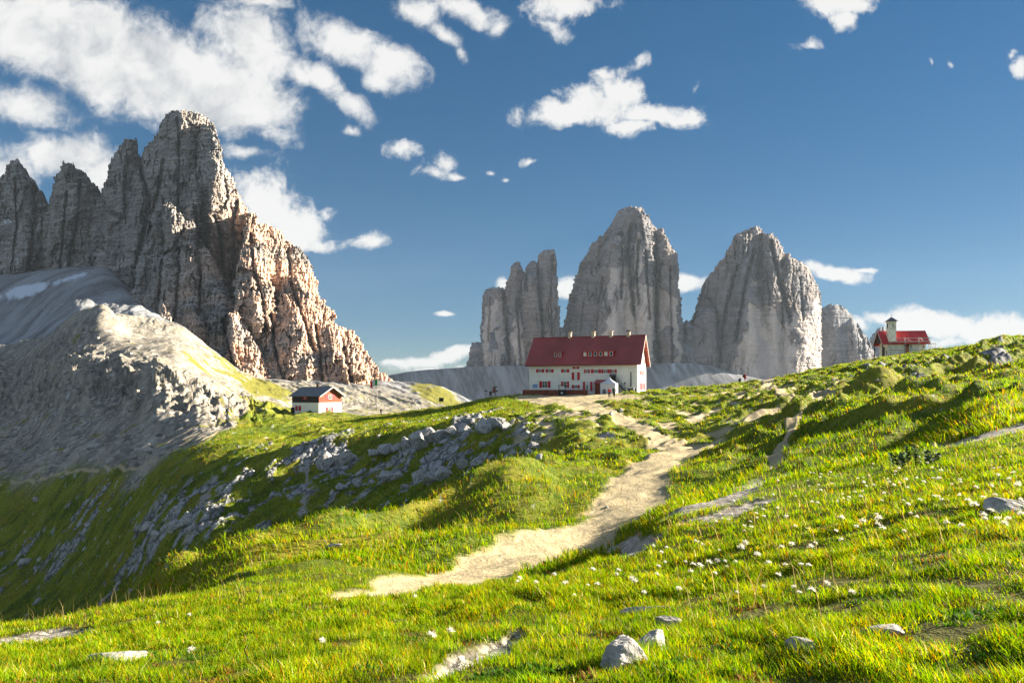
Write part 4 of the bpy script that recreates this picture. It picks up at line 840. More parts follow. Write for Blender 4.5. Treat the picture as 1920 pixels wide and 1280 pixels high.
    MB().prism([(x, -.02, z) for x, z in pts], (0, .017, 0)).build("arched_window", flat_mat("tinted_film", (.10, .11, .13), .4, .4), tp)
    # waste skip and folded parasol by the right corner
    a = fr.hit(1178, 736, 'y', -2.4); b = fr.hit(1194, 724.5, 'y', -2.4); sk = empty("storage_bin", fr.o + fr.ex * a[0] + fr.ey * -2.4, ang); tag(sk, "dark slatted storage bin against the right end of the hut front", "bin")
    ww = b[0] - a[0]; mb = MB()
    for k in range(7): mb.box(0, ww, -.6, .5, -1.3 + k * .36, -1.3 + k * .36 + .32)
    mb.build("body", DARKWOOD, sk, .02); MB().box(-.06, ww + .06, -.66, .56, -1.3 + 7 * .36 + .003, -1.3 + 7 * .36 + .08).build("lid", ROOFGREY, sk)
    a = fr.hit(1188.3, 736, 'y', -3.6); pr = empty("folded_parasol", fr.o + fr.ex * a[0] + fr.ey * -3.6, ang); tag(pr, "folded white parasol standing by the dark storage bin", "parasol")
    MB().tube((0, 0, -1.2), (0, 0, 1.75), .025).build("pole", METAL, pr); MB().tube((0, 0, .35), (0, 0, 1.2), .16, .13, 8).tube((0, 0, 1.201), (0, 0, 1.7), .13, .03, 8).build("canopy", CANVAS, pr)
    return fr
HUT = build_hut()

# ------------------------------------------------------------------ small house on the left
def build_small_house():
    ang = R_(60); d = 168.0; o = ((598 - CX) / F * d, d, (HY - 779.5) / F * d)
    fr = FrameOf(o, ang); W, L = 7.7, 9.4; H1, H = 3.25, 5.05; RH = 7.15                # x: gable width, y: long side
    root = empty("small_house", fr.o, ang); tag(root, "small square house, white below and dark timber above, with a grey roof", "house")
    MB().box(0, W, 0, L, -1.5, H1).build("lower_wall", PLASTER, root)
    g = MB(); g.prism([(0, 0.0, H1 + .003), (W, 0, H1 + .003), (W, 0, H), (W / 2, 0, RH - .2), (0, 0, H)], (0, .14, 0)); g.build("gable_boarding", REDWOOD, root)
    MB().box(0, W, .145, L, H1 + .003, H).prism([(0, .145, H + .002), (W, .145, H + .002), (W / 2, .145, RH - .22)], (0, L - .145, 0)).build("upper_wall", DARKWOOD, root)
    r = MB(); s = (RH - H) / (W / 2); ov = .55
    for sg in (0, 1):
        xe = -ov if sg == 0 else W + ov; slab(r, (xe, -1.0, H - ov * s + .1), (xe, L + .7, H - ov * s + .1), (W / 2, L + .7, RH + .1), (W / 2, -1.0, RH + .1), .12)
    ro = r.build("roof", ROOFGREY, root)
    b = MB()
    for sg in (0, 1):
        xe = -ov if sg == 0 else W + ov; z = H - ov * s + .1
        b.prism([(xe, -1.05, z - .25), (xe, -1.05, z + .03), (W / 2, -1.05, RH + .13), (W / 2, -1.05, RH - .15)], (0, .045, 0))
    b.build("bargeboard", TRIM, ro)
    MB().box(W / 2 - .3, W / 2 + .3, L * .42, L * .42 + .6, RH - .2, RH + .85).build("chimney", DARKWOOD, ro)
    def win(axis, px0, px1, r0, r1, **kw):
        a = fr.hit(px0, r1, axis, 0); b = fr.hit(px1, r0, axis, 0); i = 0 if axis == 'y' else 1
        lo, hi = sorted((a[i], b[i])); window(root, axis, 0, lo, hi, a[2], b[2], -1, **kw)
    win('y', 610.4, 627.6, 739.4, 748); win('y', 610.2, 625.4, 763, 771); win('x', 568, 575.8, 740.8, 748, frac=.15); win('x', 554, 564.4, 760.6, 769.5, frac=.3)
    MB().box(-.5, -.004, L - .9, L - .1, -1.5, 2.0).build("lean_to", DARKWOOD, root)
build_small_house()

# ------------------------------------------------------------------ chapel on the hill
def build_chapel():
    ang = R_(-10); d = 150.0; zb = (HY - 669) / F * d; fr = FrameOf(((1665 - CX) / F * d, d, zb), ang)
    W, L, H, RH = 5.2, 7.6, 3.15, 5.9
    root = empty("chapel", fr.o, ang); tag(root, "small stone chapel with a bright red roof and a square bell tower", "chapel")
    MB().prism([(0, 0, -1.5), (0, W, -1.5), (0, W, H), (0, W / 2, RH - .25), (0, 0, H)], (L, 0, 0)).build("wall", STONEWALL, root)
    s = (RH - H) / (W / 2); ov = .45; x0, x1 = -1.3, L + .9; r = MB()
    for sg in (0, 1):
        ye = -ov if sg == 0 else W + ov; z = H - ov * s + .08
        n = slab(r, (x0, ye, z), (x1, ye, z), (x1, W / 2, RH), (x0, W / 2, RH), .10)
        for k in range(12):
            x = x0 + .05 + k * (x1 - x0 - .1) / 11; r.prism([Vector((x - .03, ye, z)) + n * .003, Vector((x + .03, ye, z)) + n * .003, Vector((x + .03, W / 2, RH)) + n * .003, Vector((x - .03, W / 2, RH)) + n * .003], n * .05)
    ro = r.build("roof", ROOFBRIGHT, root)
    b = MB(); z = H - ov * s + .08
    for sg in (0, 1):
        ye = -ov if sg == 0 else W + ov; b.prism([(x0 - .05, ye, z - .22), (x0 - .05, ye, z + .03), (x0 - .05, W / 2, RH + .04), (x0 - .05, W / 2, RH - .22)], (.045, 0, 0))
    b.build("bargeboard", TRIM, ro)
    MB().prism([(x0 + .2, .1, H + .02), (x0 + .2, W - .1, H + .02), (x0 + .2, W / 2, RH - .45)], (.06, 0, 0)).build("porch_gable", DARKWOOD, ro)
    for y in (.1, W - .1): MB().box(x0 + .15, x0 + .33, y - .09, y + .09, -1.5, H).build("porch_post", DARKWOOD, root)
    # tower standing on the front roof slope
    a = fr.hit(1666.5, 636, 'y', .15); c = fr.hit(1680.5, 602, 'y', .15); tx0, tx1 = a[0], c[0]; tz = c[2]; tw = tx1 - tx0
    to = MB().box(tx0, tx1, .15, .15 + tw, H - .2, tz).build("tower", STONEWALL, root)
    p = MB(); e = .32; ring = [(tx0 - e, .15 - e, tz + .003), (tx1 + e, .15 - e, tz + .003), (tx1 + e, .15 + tw + e, tz + .003), (tx0 - e, .15 + tw + e, tz + .003)]
    vb = [p.b.verts.new(q) for q in ring]; ap = p.b.verts.new(((tx0 + tx1) / 2, .15 + tw / 2, tz + 1.05)); p.b.faces.new(vb[::-1])
    for i in range(4): p.b.faces.new((vb[i], vb[(i+1) % 4], ap))
    pr = p.build("tower_roof", ROOFGREY, to); MB().tube(((tx0 + tx1) / 2, .15 + tw / 2, tz + .95), ((tx0 + tx1) / 2, .15 + tw / 2, tz + 1.6), .03).box((tx0 + tx1) / 2 - .2, (tx0 + tx1) / 2 + .2, .13 + tw / 2, .17 + tw / 2, tz + 1.35, tz + 1.41).build("finial_cross", DARKWOOD, pr)
    MB().box(tx0 - .02, tx0 - .003, .15 + tw * .3, .15 + tw * .7, tz - 1.5, tz - .4).build("belfry_opening", DARK, to)
    mb = MB(); cx = (tx0 + tx1) / 2 + .1; mb.box(cx - .05, cx + .05, .10, .147, tz - 1.35, tz - .6); mb.box(cx - .22, cx + .22, .10, .147, tz - .95, tz - .86); mb.build("wall_cross", DARKWOOD, to)
    a = fr.hit(1696.2, 663.5, 'y', 0); b = fr.hit(1704.4, 648.8, 'y', 0); dn = MB().box(a[0], b[0], -.05, -.004, a[2] - .5, b[2]).build("door", DOORWOOD, root); MB().box(a[0] - .08, b[0] + .08, -.07, -.004, b[2] + .003, b[2] + .35).build("lintel", DARKWOOD, dn)
    a = fr.hit(1706.6, 652.4, 'y', 0); b = fr.hit(1709.2, 646.2, 'y', 0); window(root, 'y', 0, a[0], b[0], a[2], b[2], -1, shutters=False, bars=False)
    a = fr.hit(1731, 652, 'y', 0); b = fr.hit(1733, 646.2, 'y', 0); window(root, 'y', 0, min(a[0], L - .4), min(b[0], L - .12), a[2], b[2], -1, shutters=False, bars=False)
    MB().box(-.05, -.004, 1.9, 3.0, -.6, 2.3).build("entrance", DARK, root); MB().box(-.05, -.004, .7, 1.0, .3, 1.5).build("side_window", DARK, root)
    # scaffolding round it
    sc = empty("scaffolding", fr.o, ang); tag(sc, "pale tubular scaffolding standing round the chapel", "scaffolding")
    xs = (.25, 3.2, 6.0, L + .5)
    for x in xs:
        for y in (-1.0, -.35): MB().tube((x, y, -1.2), (x, y, H + 1.05), .045).build("upright", METAL, sc)
    for y in (-1.0, -.35):
        for z in (H + .85, H + .15, 1.5): MB().tube((xs[0] - .2, y, z), (xs[-1] + .2, y, z), .035).build("ledger", METAL, sc)
    for i in range(3): MB().tube((xs[i], -1.03, H + .9), (xs[i] + (xs[i+1] - xs[i]) * .45, -1.03, H + .1), .03).build("brace", METAL, sc)
    MB().box(xs[0] - .2, xs[-1] + .2, -.95, -.42, H + .0, H + .06).build("deck", TRIM, sc)
    for x in (L + 1.2, L + 2.1):
        for y in (.3, 1.3): MB().tube((x, y, -1), (x, y, H - .2), .045).build("upright", METAL, sc)
    for z in (.9, 1.8, H - .3):
        for y in (.3, 1.3): MB().tube((L + .95, y, z), (L + 2.3, y, z), .035).build("ledger", METAL, sc)
    # cross beside the chapel
    g = place0(1637, 677, 90); x = empty("wayside_cross", (g[0], g[1], g[2] - .2)); tag(x, "thin reddish wayside cross standing left of the chapel", "cross")
    MB().tube((0, 0, -.3), (0, 0, 1.75), .045).build("post", REDWOOD, x); mb = MB().tube((-.5, 0, 1.2), (.5, 0, 1.2), .04).build("arm", REDWOOD, x)
    q = MB()
    for k in (45, 135): c, s_ = math.cos(R_(k)) * .42, math.sin(R_(k)) * .42; q.tube((-c, .03, 1.2 - s_), (c, .03, 1.2 + s_), .02)
    q.build("rays", REDWOOD, x)
build_chapel()

# ------------------------------------------------------------------ flag, signs
def ground_at(x, y):
    px = CX + F * x / y; j = np.clip(np.searchsorted(GPX, px) - 1, 0, len(GPX) - 2); t = (px - GPX[j]) / (GPX[j+1] - GPX[j]); z = Z[:, j] * (1 - t) + Z[:, j+1] * t
    return float(np.interp(y, GD, z))
def at_px(px, d): x = (px - CX) / F * d; return Vector((x, d, ground_at(x, d)))
def build_small_things():
    d = 160.0; g = at_px(708, d); top = (HY - 711) / F * d; f = empty("flagpole", g); tag(f, "tall thin pale pole flying the red white green flag", "flagpole")
    MB().tube((0, 0, -.5), (0, 0, top - g.z + .1), .035, .02).build("pole", TRIM, f)
    fl = empty("flag", (g.x, g.y, top)); tag(fl, "red white and green striped flag flying from the pole", "flag"); nx, nz, w, h = 18, 8, 1.75, 1.5
    for i, (nm, c) in enumerate((("green_stripe", (.0, .28, .06)), ("white_stripe", (.62, .62, .6)), ("red_stripe", (.55, .02, .03)))):
        V = []; Q = []
        n = 7
        for a in range(n):
            u = (i + a / (n - 1)) / 3
            for b in range(nz): v = b / (nz - 1); V.append((-u * w - .03, .22 * math.sin(u * 7 + v * 1.3) * (.3 + u), -v * h - .42 * u + .10 * math.sin(u * 6)))
        for a in range(n - 1):
            for b in range(nz - 1): q = a * nz + b; Q.append((q, q + nz, q + nz + 1, q + 1))
        o = np_mesh(nm, np.array(V), np.array(Q), flat_mat(nm + "_cloth", c, .8, .1), True, parent=fl); md = o.modifiers.new("solid", 'SOLIDIFY'); md.thickness = .012
    g = at_px(827.5, 152); s = empty("information_board", g); tag(s, "dark information board on two legs on the ridge edge", "board")
    top = (HY - 746.5) / F * 152 - g.z; MB().box(-.5, .5, -.04, .04, top - .72, top).build("panel", DARKWOOD, s)
    for x in (-.44, .44): MB().box(x - .04, x + .04, .045, .12, -.3, top - .05).build("leg", TRIM, s)
    MB().prism([(-.6, -.2, top + .003), (-.6, .25, top + .003), (-.6, .02, top + .14)], (1.2, 0, 0)).build("little_roof", DARKWOOD, s)
    d = 141; g = at_px(911, d); s = empty("signpost", g); tag(s, "thin signpost with one crossing plate, leftmost on the grassy crest", "signpost"); k = d / F
    t = (HY - 731) * k - g.z; MB().tube((0, 0, -.3), (0, 0, t), .035).build("post", DARKWOOD, s); MB().box(-.32, .32, -.06, -.04, t - .26, t - .08).build("arrow_plate", DARKWOOD, s); MB().box(-.16, .16, -.06, -.04, t - .85, t - .72).build("arrow_plate", DARKWOOD, s)
    g = at_px(927, d); s = empty("signpost", g); tag(s, "tall signpost with a wide board and several plates, right one on the crest", "signpost"); t = (HY - 724.5) * k - g.z
    MB().tube((.2, 0, -.3), (.2, 0, t), .05).build("post", DARKWOOD, s); MB().box(-.38, .14, -.06, -.02, t - 1.3, t - .15).build("board", REDWOOD, s); MB().box(-.35, .68, -.09, -.062, t - .10, t + .02).build("arrow_plate", DARKWOOD, s); MB().box(.26, .75, -.08, -.052, t - 1.05, t - .8).build("arrow_plate", DARKWOOD, s); MB().box(.3, .5, -.08, -.052, t - .6, t - .35).build("arrow_plate", METAL, s)
    g = at_px(920, d); s = empty("easel_sign", g); tag(s, "small easel sign on splayed legs beside the tall signpost", "sign"); t = (HY - 733) * k - g.z
    for x in (-.4, .4): MB().tube((x, -.1, -.2), (x * .1, 0, t), .035).build("leg", DARKWOOD, s)
    MB().tube((0, .5, -.2), (0, .04, t), .035).build("leg", DARKWOOD, s); MB().box(-.28, .22, -.14, -.1, t * .45, t * .95).build("panel", DARKWOOD, s)
build_small_things()

# ------------------------------------------------------------------ people
SKIN = flat_mat("skin", (.45, .27, .19), .6, .3, .05); HAIRM = flat_mat("dark_hair", (.04, .028, .02), .6, .3, .2)
def skin_mesh(name, pts, edges, mat, parent, sub=2):
    me = bpy.data.meshes.new(name); me.from_pydata([p[:3] for p in pts], edges, []); me.materials.append(mat)
    o = bpy.data.objects.new(name, me); COL.objects.link(o); o.parent = parent
    m = o.modifiers.new("skin", 'SKIN'); m.use_smooth_shade = True
    if not me.skin_vertices: me.attributes.new  # the modifier adds the layer
    for v, p in zip(me.skin_vertices[0].data, pts): v.radius = p[3] if len(p) == 5 and isinstance(p[3], tuple) else (p[3], p[4] if len(p) > 4 else p[3])
    me.skin_vertices[0].data[0].use_root = True
    s = o.modifiers.new("sub", 'SUBSURF'); s.levels = s.render_levels = sub; return o
def person(px, d, label, jacket, trousers, stride=.22, face=0.0, height=1.75, hat=None, pack=None, bare=False, lean=0.0):
    g = at_px(px, d); r = empty("person", g, R_(face)); tag(r, label, "person"); k = height / 1.75; S = lambda l: [tuple(c * k if not isinstance(c, tuple) else tuple(q * k for q in c) for c in p) for p in l]
    a = stride
    P = S([(0,0,.96,.155,.115),(0,.01,1.15,.145,.105),(0,.015,1.36,.17,.12),(0,.01,1.48,.07,.07),(0,0,1.56,.06,.065),(0,-.02,1.645,.075,.095),(0,-.01,1.73,.06,.075),
           (.095,0,.90,.09,.09),(.10,-a*.5,.50,.062,.068),(.10,-a+.06,.11,.042,.046),(.105,-a-.07,.035,.042,.03),
           (-.095,0,.90,.09,.09),(-.10,a*.35,.50,.062,.068),(-.10,a+.10,.13,.042,.046),(-.105,a+.01,.035,.042,.03),
           (.19,.01,1.42,.062,.062),(.25,.05+a*.3,1.15,.046,.046),(.24,-.04-a*.1,.93,.034,.034),(.235,-.08-a*.1,.84,.024,.036),
           (-.19,.01,1.42,.062,.062),(-.25,.03-a*.2,1.15,.046,.046),(-.24,-.10-a*.3,.95,.034,.034),(-.235,-.15-a*.3,.87,.024,.036)])
    E = [(0,1),(1,2),(2,3),(3,4),(4,5),(5,6),(0,7),(7,8),(8,9),(9,10),(0,11),(11,12),(12,13),(13,14),(2,15),(15,16),(16,17),(17,18),(2,19),(19,20),(20,21),(21,22)]
    skin_mesh("body", P, E, SKIN, r)
    G = lambda i, s: tuple(P[i][:3]) + (P[i][3] * s, P[i][4] * s)
    J = [G(0,1.22), G(1,1.2), G(2,1.18), G(3,1.2), G(15,1.3), G(16,1.4), G(17,1.45), G(19,1.3), G(20,1.4), G(21,1.45)]
    skin_mesh("jacket", J, [(0,1),(1,2),(2,3),(2,4),(4,5),(5,6),(2,7),(7,8),(8,9)], jacket, r)
    if bare: T = [G(0,1.15), G(7,1.25), G(8,1.3), G(11,1.25), G(12,1.3)]; te = [(0,1),(1,2),(0,3),(3,4)]
    else: T = [G(0,1.15), G(7,1.22), G(8,1.3), G(9,1.5), G(11,1.22), G(12,1.3), G(13,1.5)]; te = [(0,1),(1,2),(2,3),(0,4),(4,5),(5,6)]
    skin_mesh("trousers", T, te, trousers, r)
    for i, j in ((9, 10), (13, 14)):
        A, Bp = P[i], P[j]; skin_mesh("boot", [(A[0], A[1] + .02, A[2] - .02, .055 * k, .055 * k), (A[0], A[1] + .01, A[2] - .065 * k, .056 * k, .05 * k), (Bp[0], Bp[1] - .02, max(Bp[2], .035), .05 * k, .036 * k)], [(0,1),(1,2)], DARKWOOD, r)
    hp = P[5]; h = skin_mesh("hair" if hat is None else "hat", [(0, .03 * k, hp[2] + .0, .082 * k, .075 * k), (0, .015 * k, hp[2] + .06 * k, .09 * k, .1 * k), (0, .0, hp[2] + .115 * k, .06 * k, .07 * k)], [(0,1),(1,2)], hat or HAIRM, r)
    if pack:
        b = MB().box(-.17 * k, .17 * k, .16 * k, .38 * k, .98 * k, 1.48 * k); o = b.build("backpack", pack, r, .05); MB().box(-.13 * k, .13 * k, .381 * k, .45 * k, 1.02 * k, 1.25 * k).build("pocket", pack, o, .03)
        for x in (-.12, .12): MB().box((x - .025) * k, (x + .025) * k, -.155 * k, -.135 * k, 1.12 * k, 1.42 * k).build("strap", pack, o)
    return r
def build_people():
    cl = lambda n, c: flat_mat(n, c, .85, .1, .2, 6.0)
    person(1142.5, 121, "walker in a red jacket and dark trousers before the white tent", cl("red_jacket", (.50, .015, .03)), cl("dark_trousers", (.02, .018, .02)), .16, 175)
    person(1151.5, 122, "walker in dark green with a pale hat, right of the red jacketed walker", cl("green_fleece", (.015, .07, .05)), cl("black_trousers", (.015, .02, .022)), .30, 160, 1.88, hat=cl("pale_hat", (.55, .55, .52)), pack=cl("grey_pack", (.06, .08, .08)))
    person(1397, 131, "walker in a long red coat with a dark backpack on the skyline", cl("crimson_coat", (.38, .01, .025)), cl("crimson_trousers", (.34, .012, .02)), .1, 95, 1.85, pack=cl("maroon_pack", (.05, .01, .015)), bare=True)
    person(1387, 139, "walker in dark teal, half hidden by the crest beside the red coated one", cl("teal_jacket", (.01, .06, .06)), cl("dark_teal_trousers", (.012, .03, .035)), .12, 170, 1.7, hat=cl("white_cap", (.6, .6, .6)))
    person(714.5, 160, "lone dark clothed walker on the ridge right of the small house", cl("black_jacket", (.02, .02, .022)), cl("brown_trousers", (.04, .03, .025)), .2, 200, 1.6)
build_people()
# ------------------------------------------------------------------ boulders
def rock_mat(name, a, b):
    m, t, out = new_mat(name); co = t.coord('Object'); n = t.noise(co, 2.5, 8, .66, .3); v = t.voronoi(t.vmath('ADD', co, t.vmath('SCALE', (1, 1, 1), scale=0.0)), 3.5)
    f = t.noise(co, 14, 5, .7); c = t.mix(t.ramp(n, .33, .62), a, b); c = t.mix(t.ramp(f, .58, .72, 0, .6), c, (.10, .10, .085))
    principled(t, out, c, .92, .12, bump(t, t.math('ADD', n, t.math('MULTIPLY', f, .4)), .6, .08)); return m
MAT_BOULDER = rock_mat("limestone_boulder", (.17, .17, .17), (.40, .39, .375))
MAT_BOULDER_W = rock_mat("pale_field_stone", (.20, .195, .185), (.44, .42, .39))
def rock_mesh(seed, sub=4, nplanes=16, flat=.75):
    r = np.random.default_rng(seed); b = bmesh.new(); bmesh.ops.create_icosphere(b, subdivisions=sub, radius=1); V = np.array([v.co[:] for v in b.verts]); Fc = np.array([[v.index for v in f.verts] for f in b.faces]); b.free()
    N = r.normal(size=(nplanes, 3)); N /= np.linalg.norm(N, axis=1)[:, None]; h = r.uniform(.55, 1.0, nplanes)
    dt = V @ N.T; rad = np.where(dt > .05, h / np.maximum(dt, .05), 9).min(1); rad = np.minimum(rad, 1.25)
    V = V * rad[:, None]
    n = fbm(V[:, 0] * 2.3 + V[:, 2] * 1.7 + seed, V[:, 1] * 2.3 - V[:, 2] * 1.3, 4, seed, ridge=True); V *= (1 + .09 * n)[:, None]
    V[:, 2] *= flat; return V, Fc
def boulder(pos, size, seed, label, group=None, mat=None, rz=0, sink=.25, flat=.75, ratio=(1, 1), sub=4, name="boulder"):
    V, Fc = rock_mesh(seed, sub, 14 + seed % 7, flat); V = V * size * np.array([ratio[0], ratio[1], 1]); 
    o = np_mesh(name, V, Fc, mat or MAT_BOULDER, False); o.location = (pos[0], pos[1], pos[2] + size * flat * (1 - 2 * sink) * .6); o.rotation_euler = (R_(RNG.uniform(-12, 12)), R_(RNG.uniform(-12, 12)), R_(rz)); tag(o, label, "boulder", group); return o
def zplace(px, py, dmin=1.5):
    j = np.clip(np.searchsorted(GPX, px) - 1, 0, len(GPX) - 2); t = (px - GPX[j]) / (GPX[j+1] - GPX[j]); z = Z[:, j] * (1 - t) + Z[:, j+1] * t; rw = HY - F * z / GD
    ok = np.where((rw[:-1] >= py) & (rw[1:] < py) & (GD[:-1] >= dmin))[0]; i = ok[0] if len(ok) else int(np.argmin(np.abs(rw - py) + (GD < dmin) * 1e6))
    return np.array([(px - CX) / F * GD[i], GD[i], z[i]])
def build_rocks():
    near = [(1165, 1250, 38, 20, "large pale angular stone in the bottom grass, its left face in shade", .30, (1.15, .8), 3, .8),
            (1222, 1222, 30, 60, "low white stone right above the large angular stone", .35, (1.3, .7), 5, .45),
            (1258, 1172, 18, 10, "small grey stone half hidden in grass above the white one", .35, (1.1, .8), 8, .7),
            (1218, 1145, 22, -10, "flat pale stone lying in the grass, uphill of the small grey one", .4, (1.5, .6), 9, .35),
            (214, 1240, 27, 25, "pale knobbly stone in the grass near the bottom left corner", .35, (1.3, .8), 12, .5),
            (1906, 962, 34, 0, "blue grey boulder cut off by the right edge of the photo", .3, (1.3, .9), 14, .6),
            (1660, 1186, 26, 0, "low grey stone sunk in the grass at lower right", .45, (1.3, .8), 17, .5),
            (1512, 1220, 24, 0, "small speckled stone in the grass left of the sunk grey stone", .4, (1.1, .8), 19, .6),
            (1335, 1082, 0, 0, None, 0, 0, 0, 0)]
    for px, py, w, rz, lab, sink, ratio, sd_, fl in near:
        if not lab: continue
        p = zplace(px, py); boulder(p, w * p[1] / F * 1.35, 500 + sd_, lab, None, MAT_BOULDER_W, rz, sink, fl, ratio, 4, "stone")
    p = zplace(625, 1022, 20); boulder(p, 11 * p[1] / F, 530, "single white boulder on the grassy terrace left of the path", None, MAT_BOULDER_W, 10, .3, .6, (1.3, .8))
    p = zplace(1138, 950, 20); boulder(p, 4 * p[1] / F, 531, "small dark stone on the left edge of the path", None, MAT_BOULDER, 10, .3, .7)
    big = [(608,876,17,19),(635,872,14,17),(658,862,13,12)]
    labs = ["largest rounded block of the outcrop, leftmost of three side by side", "middle block of the three at the left end of the outcrop crest", "smaller right block of the three at the outcrop's left end"]
    for (px, py, w, h), lab in zip(big, labs):
        p = zplace(px, py, 60); boulder(p, w * p[1] / F * 1.05, 600 + px, lab, None, MAT_BOULDER, 20, .12, h / w * .95, (1, .8))
    crest = [(706,850,11,7),(722,846,13,9),(742,842,12,9),(764,836,15,12),(786,828,16,14),(806,822,16,14),(828,816,14,11),(848,812,12,8),(872,808,10,7),(905,806,13,13),(930,800,13,12),(948,802,11,9)]
    for i, (px, py, w, h) in enumerate(crest):
        p = zplace(px, py, 60); boulder(p, 1.35 * w * p[1] / F, 700 + i, "grey limestone block in the row along the outcrop crest", "limestone blocks along the outcrop crest", MAT_BOULDER, 37 * i, .36, h / w * 1.0, (1.1, .8))
    low = [(790,895,19,20),(812,898,18,19),(834,892,20,19),(868,872,15,13),(897,866,15,12),(912,858,10,8),(728,893,16,8),(745,888,14,8),(762,914,9,9),(672,905,11,9),(700,905,10,7),(905,832,7,8),(762,852,9,8),(945,842,12,10),(962,850,9,8),(640,915,12,8),(625,925,10,7)]
    for i, (px, py, w, h) in enumerate(low):
        p = zplace(px, py, 60); boulder(p, w * p[1] / F, 740 + i, "grey limestone block lying on the shaded slope below the crest", "limestone blocks on the shaded slope", MAT_BOULDER, 51 * i, .38, h / w * 1.0, (1, .8))
    left = [(352,978,20,15),(332,985,14,12),(312,990,13,10),(296,1005,15,10),(275,988,13,9),(258,992,11,7),(362,992,13,10),(330,952,9,6),(166,985,8,7),(50,1050,13,8),(70,1128,9,6),(245,1108,7,5),(68,935,8,6),(118,895,7,5),(455,1008,9,7)]
    for i, (px, py, w, h) in enumerate(left):
        p = zplace(px, py, 60); boulder(p, w * p[1] / F, 780 + i, "weathered rock cropping out of the dark grass low on the left slope", "rocks on the lower left slope", MAT_BOULDER, 43 * i, .4, h / w * 1.0, (1.1, .8))
    mid = [(985,812,11,9),(1002,822,10,9),(992,845,13,10),(1010,858,11,8),(980,835,9,7),(1165,770,7,5),(1148,776,6,5),(1690,702,7,4),(1712,699,7,4),(1735,703,8,4),(1645,713,7,4)]
    for i, (px, py, w, h) in enumerate(mid):
        p = zplace(px, py, 40); boulder(p, w * p[1] / F, 810 + i, "pale rock breaking through the hummocky grass of the middle ground", "rocks among the hummocks", MAT_BOULDER, 43 * i, .42, h / w * .9, (1.1, .8), 3)
    r = np.random.default_rng(21)
    for i in range(54):
        px = r.uniform(5, 430); py = float(np.interp(px, [0, 190, 430], [860, 800, 770])) + r.uniform(-60, 40) if i % 3 else float(np.interp(px, [0, 190, 300, 430], [690, 610, 640, 720])) + r.uniform(0, 80)
        q = zplace(px, py, 100); boulder(q, r.uniform(1.4, 4.2) * q[1] / F, 850 + i, "grey boulder lying loose on the scree below the crag at left", "boulders on the left scree", MAT_BOULDER, r.uniform(0, 360), .3, r.uniform(.6, .95), (r.uniform(.9, 1.4), .9), 3)
    for i in range(24):
        px = r.uniform(450, 800); py = float(np.interp(px, [450, 640, 800], [738, 752, 764])) + r.uniform(-14, 10)
        q = zplace(px, py, 190); boulder(q, r.uniform(1.2, 2.8) * q[1] / F, 920 + i, "pale boulder on the sunlit scree fan behind the small house", "boulders on the sunlit scree", MAT_BOULDER, r.uniform(0, 360), .3, .75, (1.1, .9), 3)
build_rocks()

# ------------------------------------------------------------------ grass
def grid_at(px, d, arr):
    i = np.clip(np.searchsorted(GD, d) - 1, 0, len(GD) - 2); fi = (d - GD[i]) / (GD[i+1] - GD[i])
    j = np.clip(np.searchsorted(GPX, px) - 1, 0, len(GPX) - 2); fj = (px - GPX[j]) / (GPX[j+1] - GPX[j])
    return (arr[i, j] * (1 - fi) * (1 - fj) + arr[i+1, j] * fi * (1 - fj) + arr[i, j+1] * (1 - fi) * fj + arr[i+1, j+1] * fi * fj)
def grass_material():
    m, t, out = new_mat("grass_blades"); c = t.attr("tint").outputs['Color']
    b = t.node('ShaderNodeBsdfPrincipled'); t.l.new(c, b.inputs['Base Color']); b.inputs['Roughness'].default_value = .55; b.inputs['Specular IOR Level'].default_value = .02
    tr = t.node('ShaderNodeBsdfTranslucent'); hs = t.node('ShaderNodeHueSaturation'); hs.inputs['Saturation'].default_value = 1.1; hs.inputs['Value'].default_value = 1.35; t.l.new(c, hs.inputs['Color']); t.l.new(hs.outputs[0], tr.inputs['Color'])
    mx = t.node('ShaderNodeMixShader'); mx.inputs[0].default_value = .45; t.l.new(b.outputs[0], mx.inputs[1]); t.l.new(tr.outputs[0], mx.inputs[2]); t.l.new(mx.outputs[0], out.inputs[0]); return m
MAT_GRASS = grass_material()
def tints(n, dryness, r):
    pal = np.array([(.080,.170,.004), (.17,.26,.005), (.28,.29,.006), (.36,.27,.025), (.40,.18,.015), (.44,.38,.17), (.20,.06,.02)])
    w = np.stack([1.1 - dryness * .8, np.full(n, 1.1), .5 + dryness * .9, .05 + dryness * .45, .03 + dryness * .26, np.full(n, .05) + dryness * .06, np.full(n, .03) + .05 * dryness], 1); w = np.cumsum(w / w.sum(1, keepdims=True), 1)
    k = (r.random(n)[:, None] > w).sum(1).clip(0, 6); return pal[k] * r.uniform(.75, 1.25, (n, 1))
def blades(pos, h, w, lean, yaw, tint, curve=1.0):
    n = len(pos); side = np.stack([np.cos(yaw), np.sin(yaw), np.zeros(n)], 1) * (w / 2)[:, None]
    mid = pos + lean * (h * .28 * curve)[:, None] + np.array([0, 0, 1.0]) * (h * .58)[:, None]
    tip = pos + lean * (h * .85 * curve)[:, None] + np.array([0, 0, 1.0]) * (h * .97)[:, None]
    V = np.stack([pos - side, pos + side, mid + side * .75, mid - side * .75, tip], 1).reshape(-1, 3)
    b = np.arange(n)[:, None] * 5; T = np.concatenate([b + np.array([[0, 1, 2]]), b + np.array([[0, 2, 3]]), b + np.array([[3, 2, 4]])], 1).reshape(-1, 3)
    C = np.repeat(np.concatenate([tint, np.ones((n, 1))], 1), 5, 0).reshape(n, 5, 4); C[:, :2, :3] *= .7; return V, T, C.reshape(-1, 4)
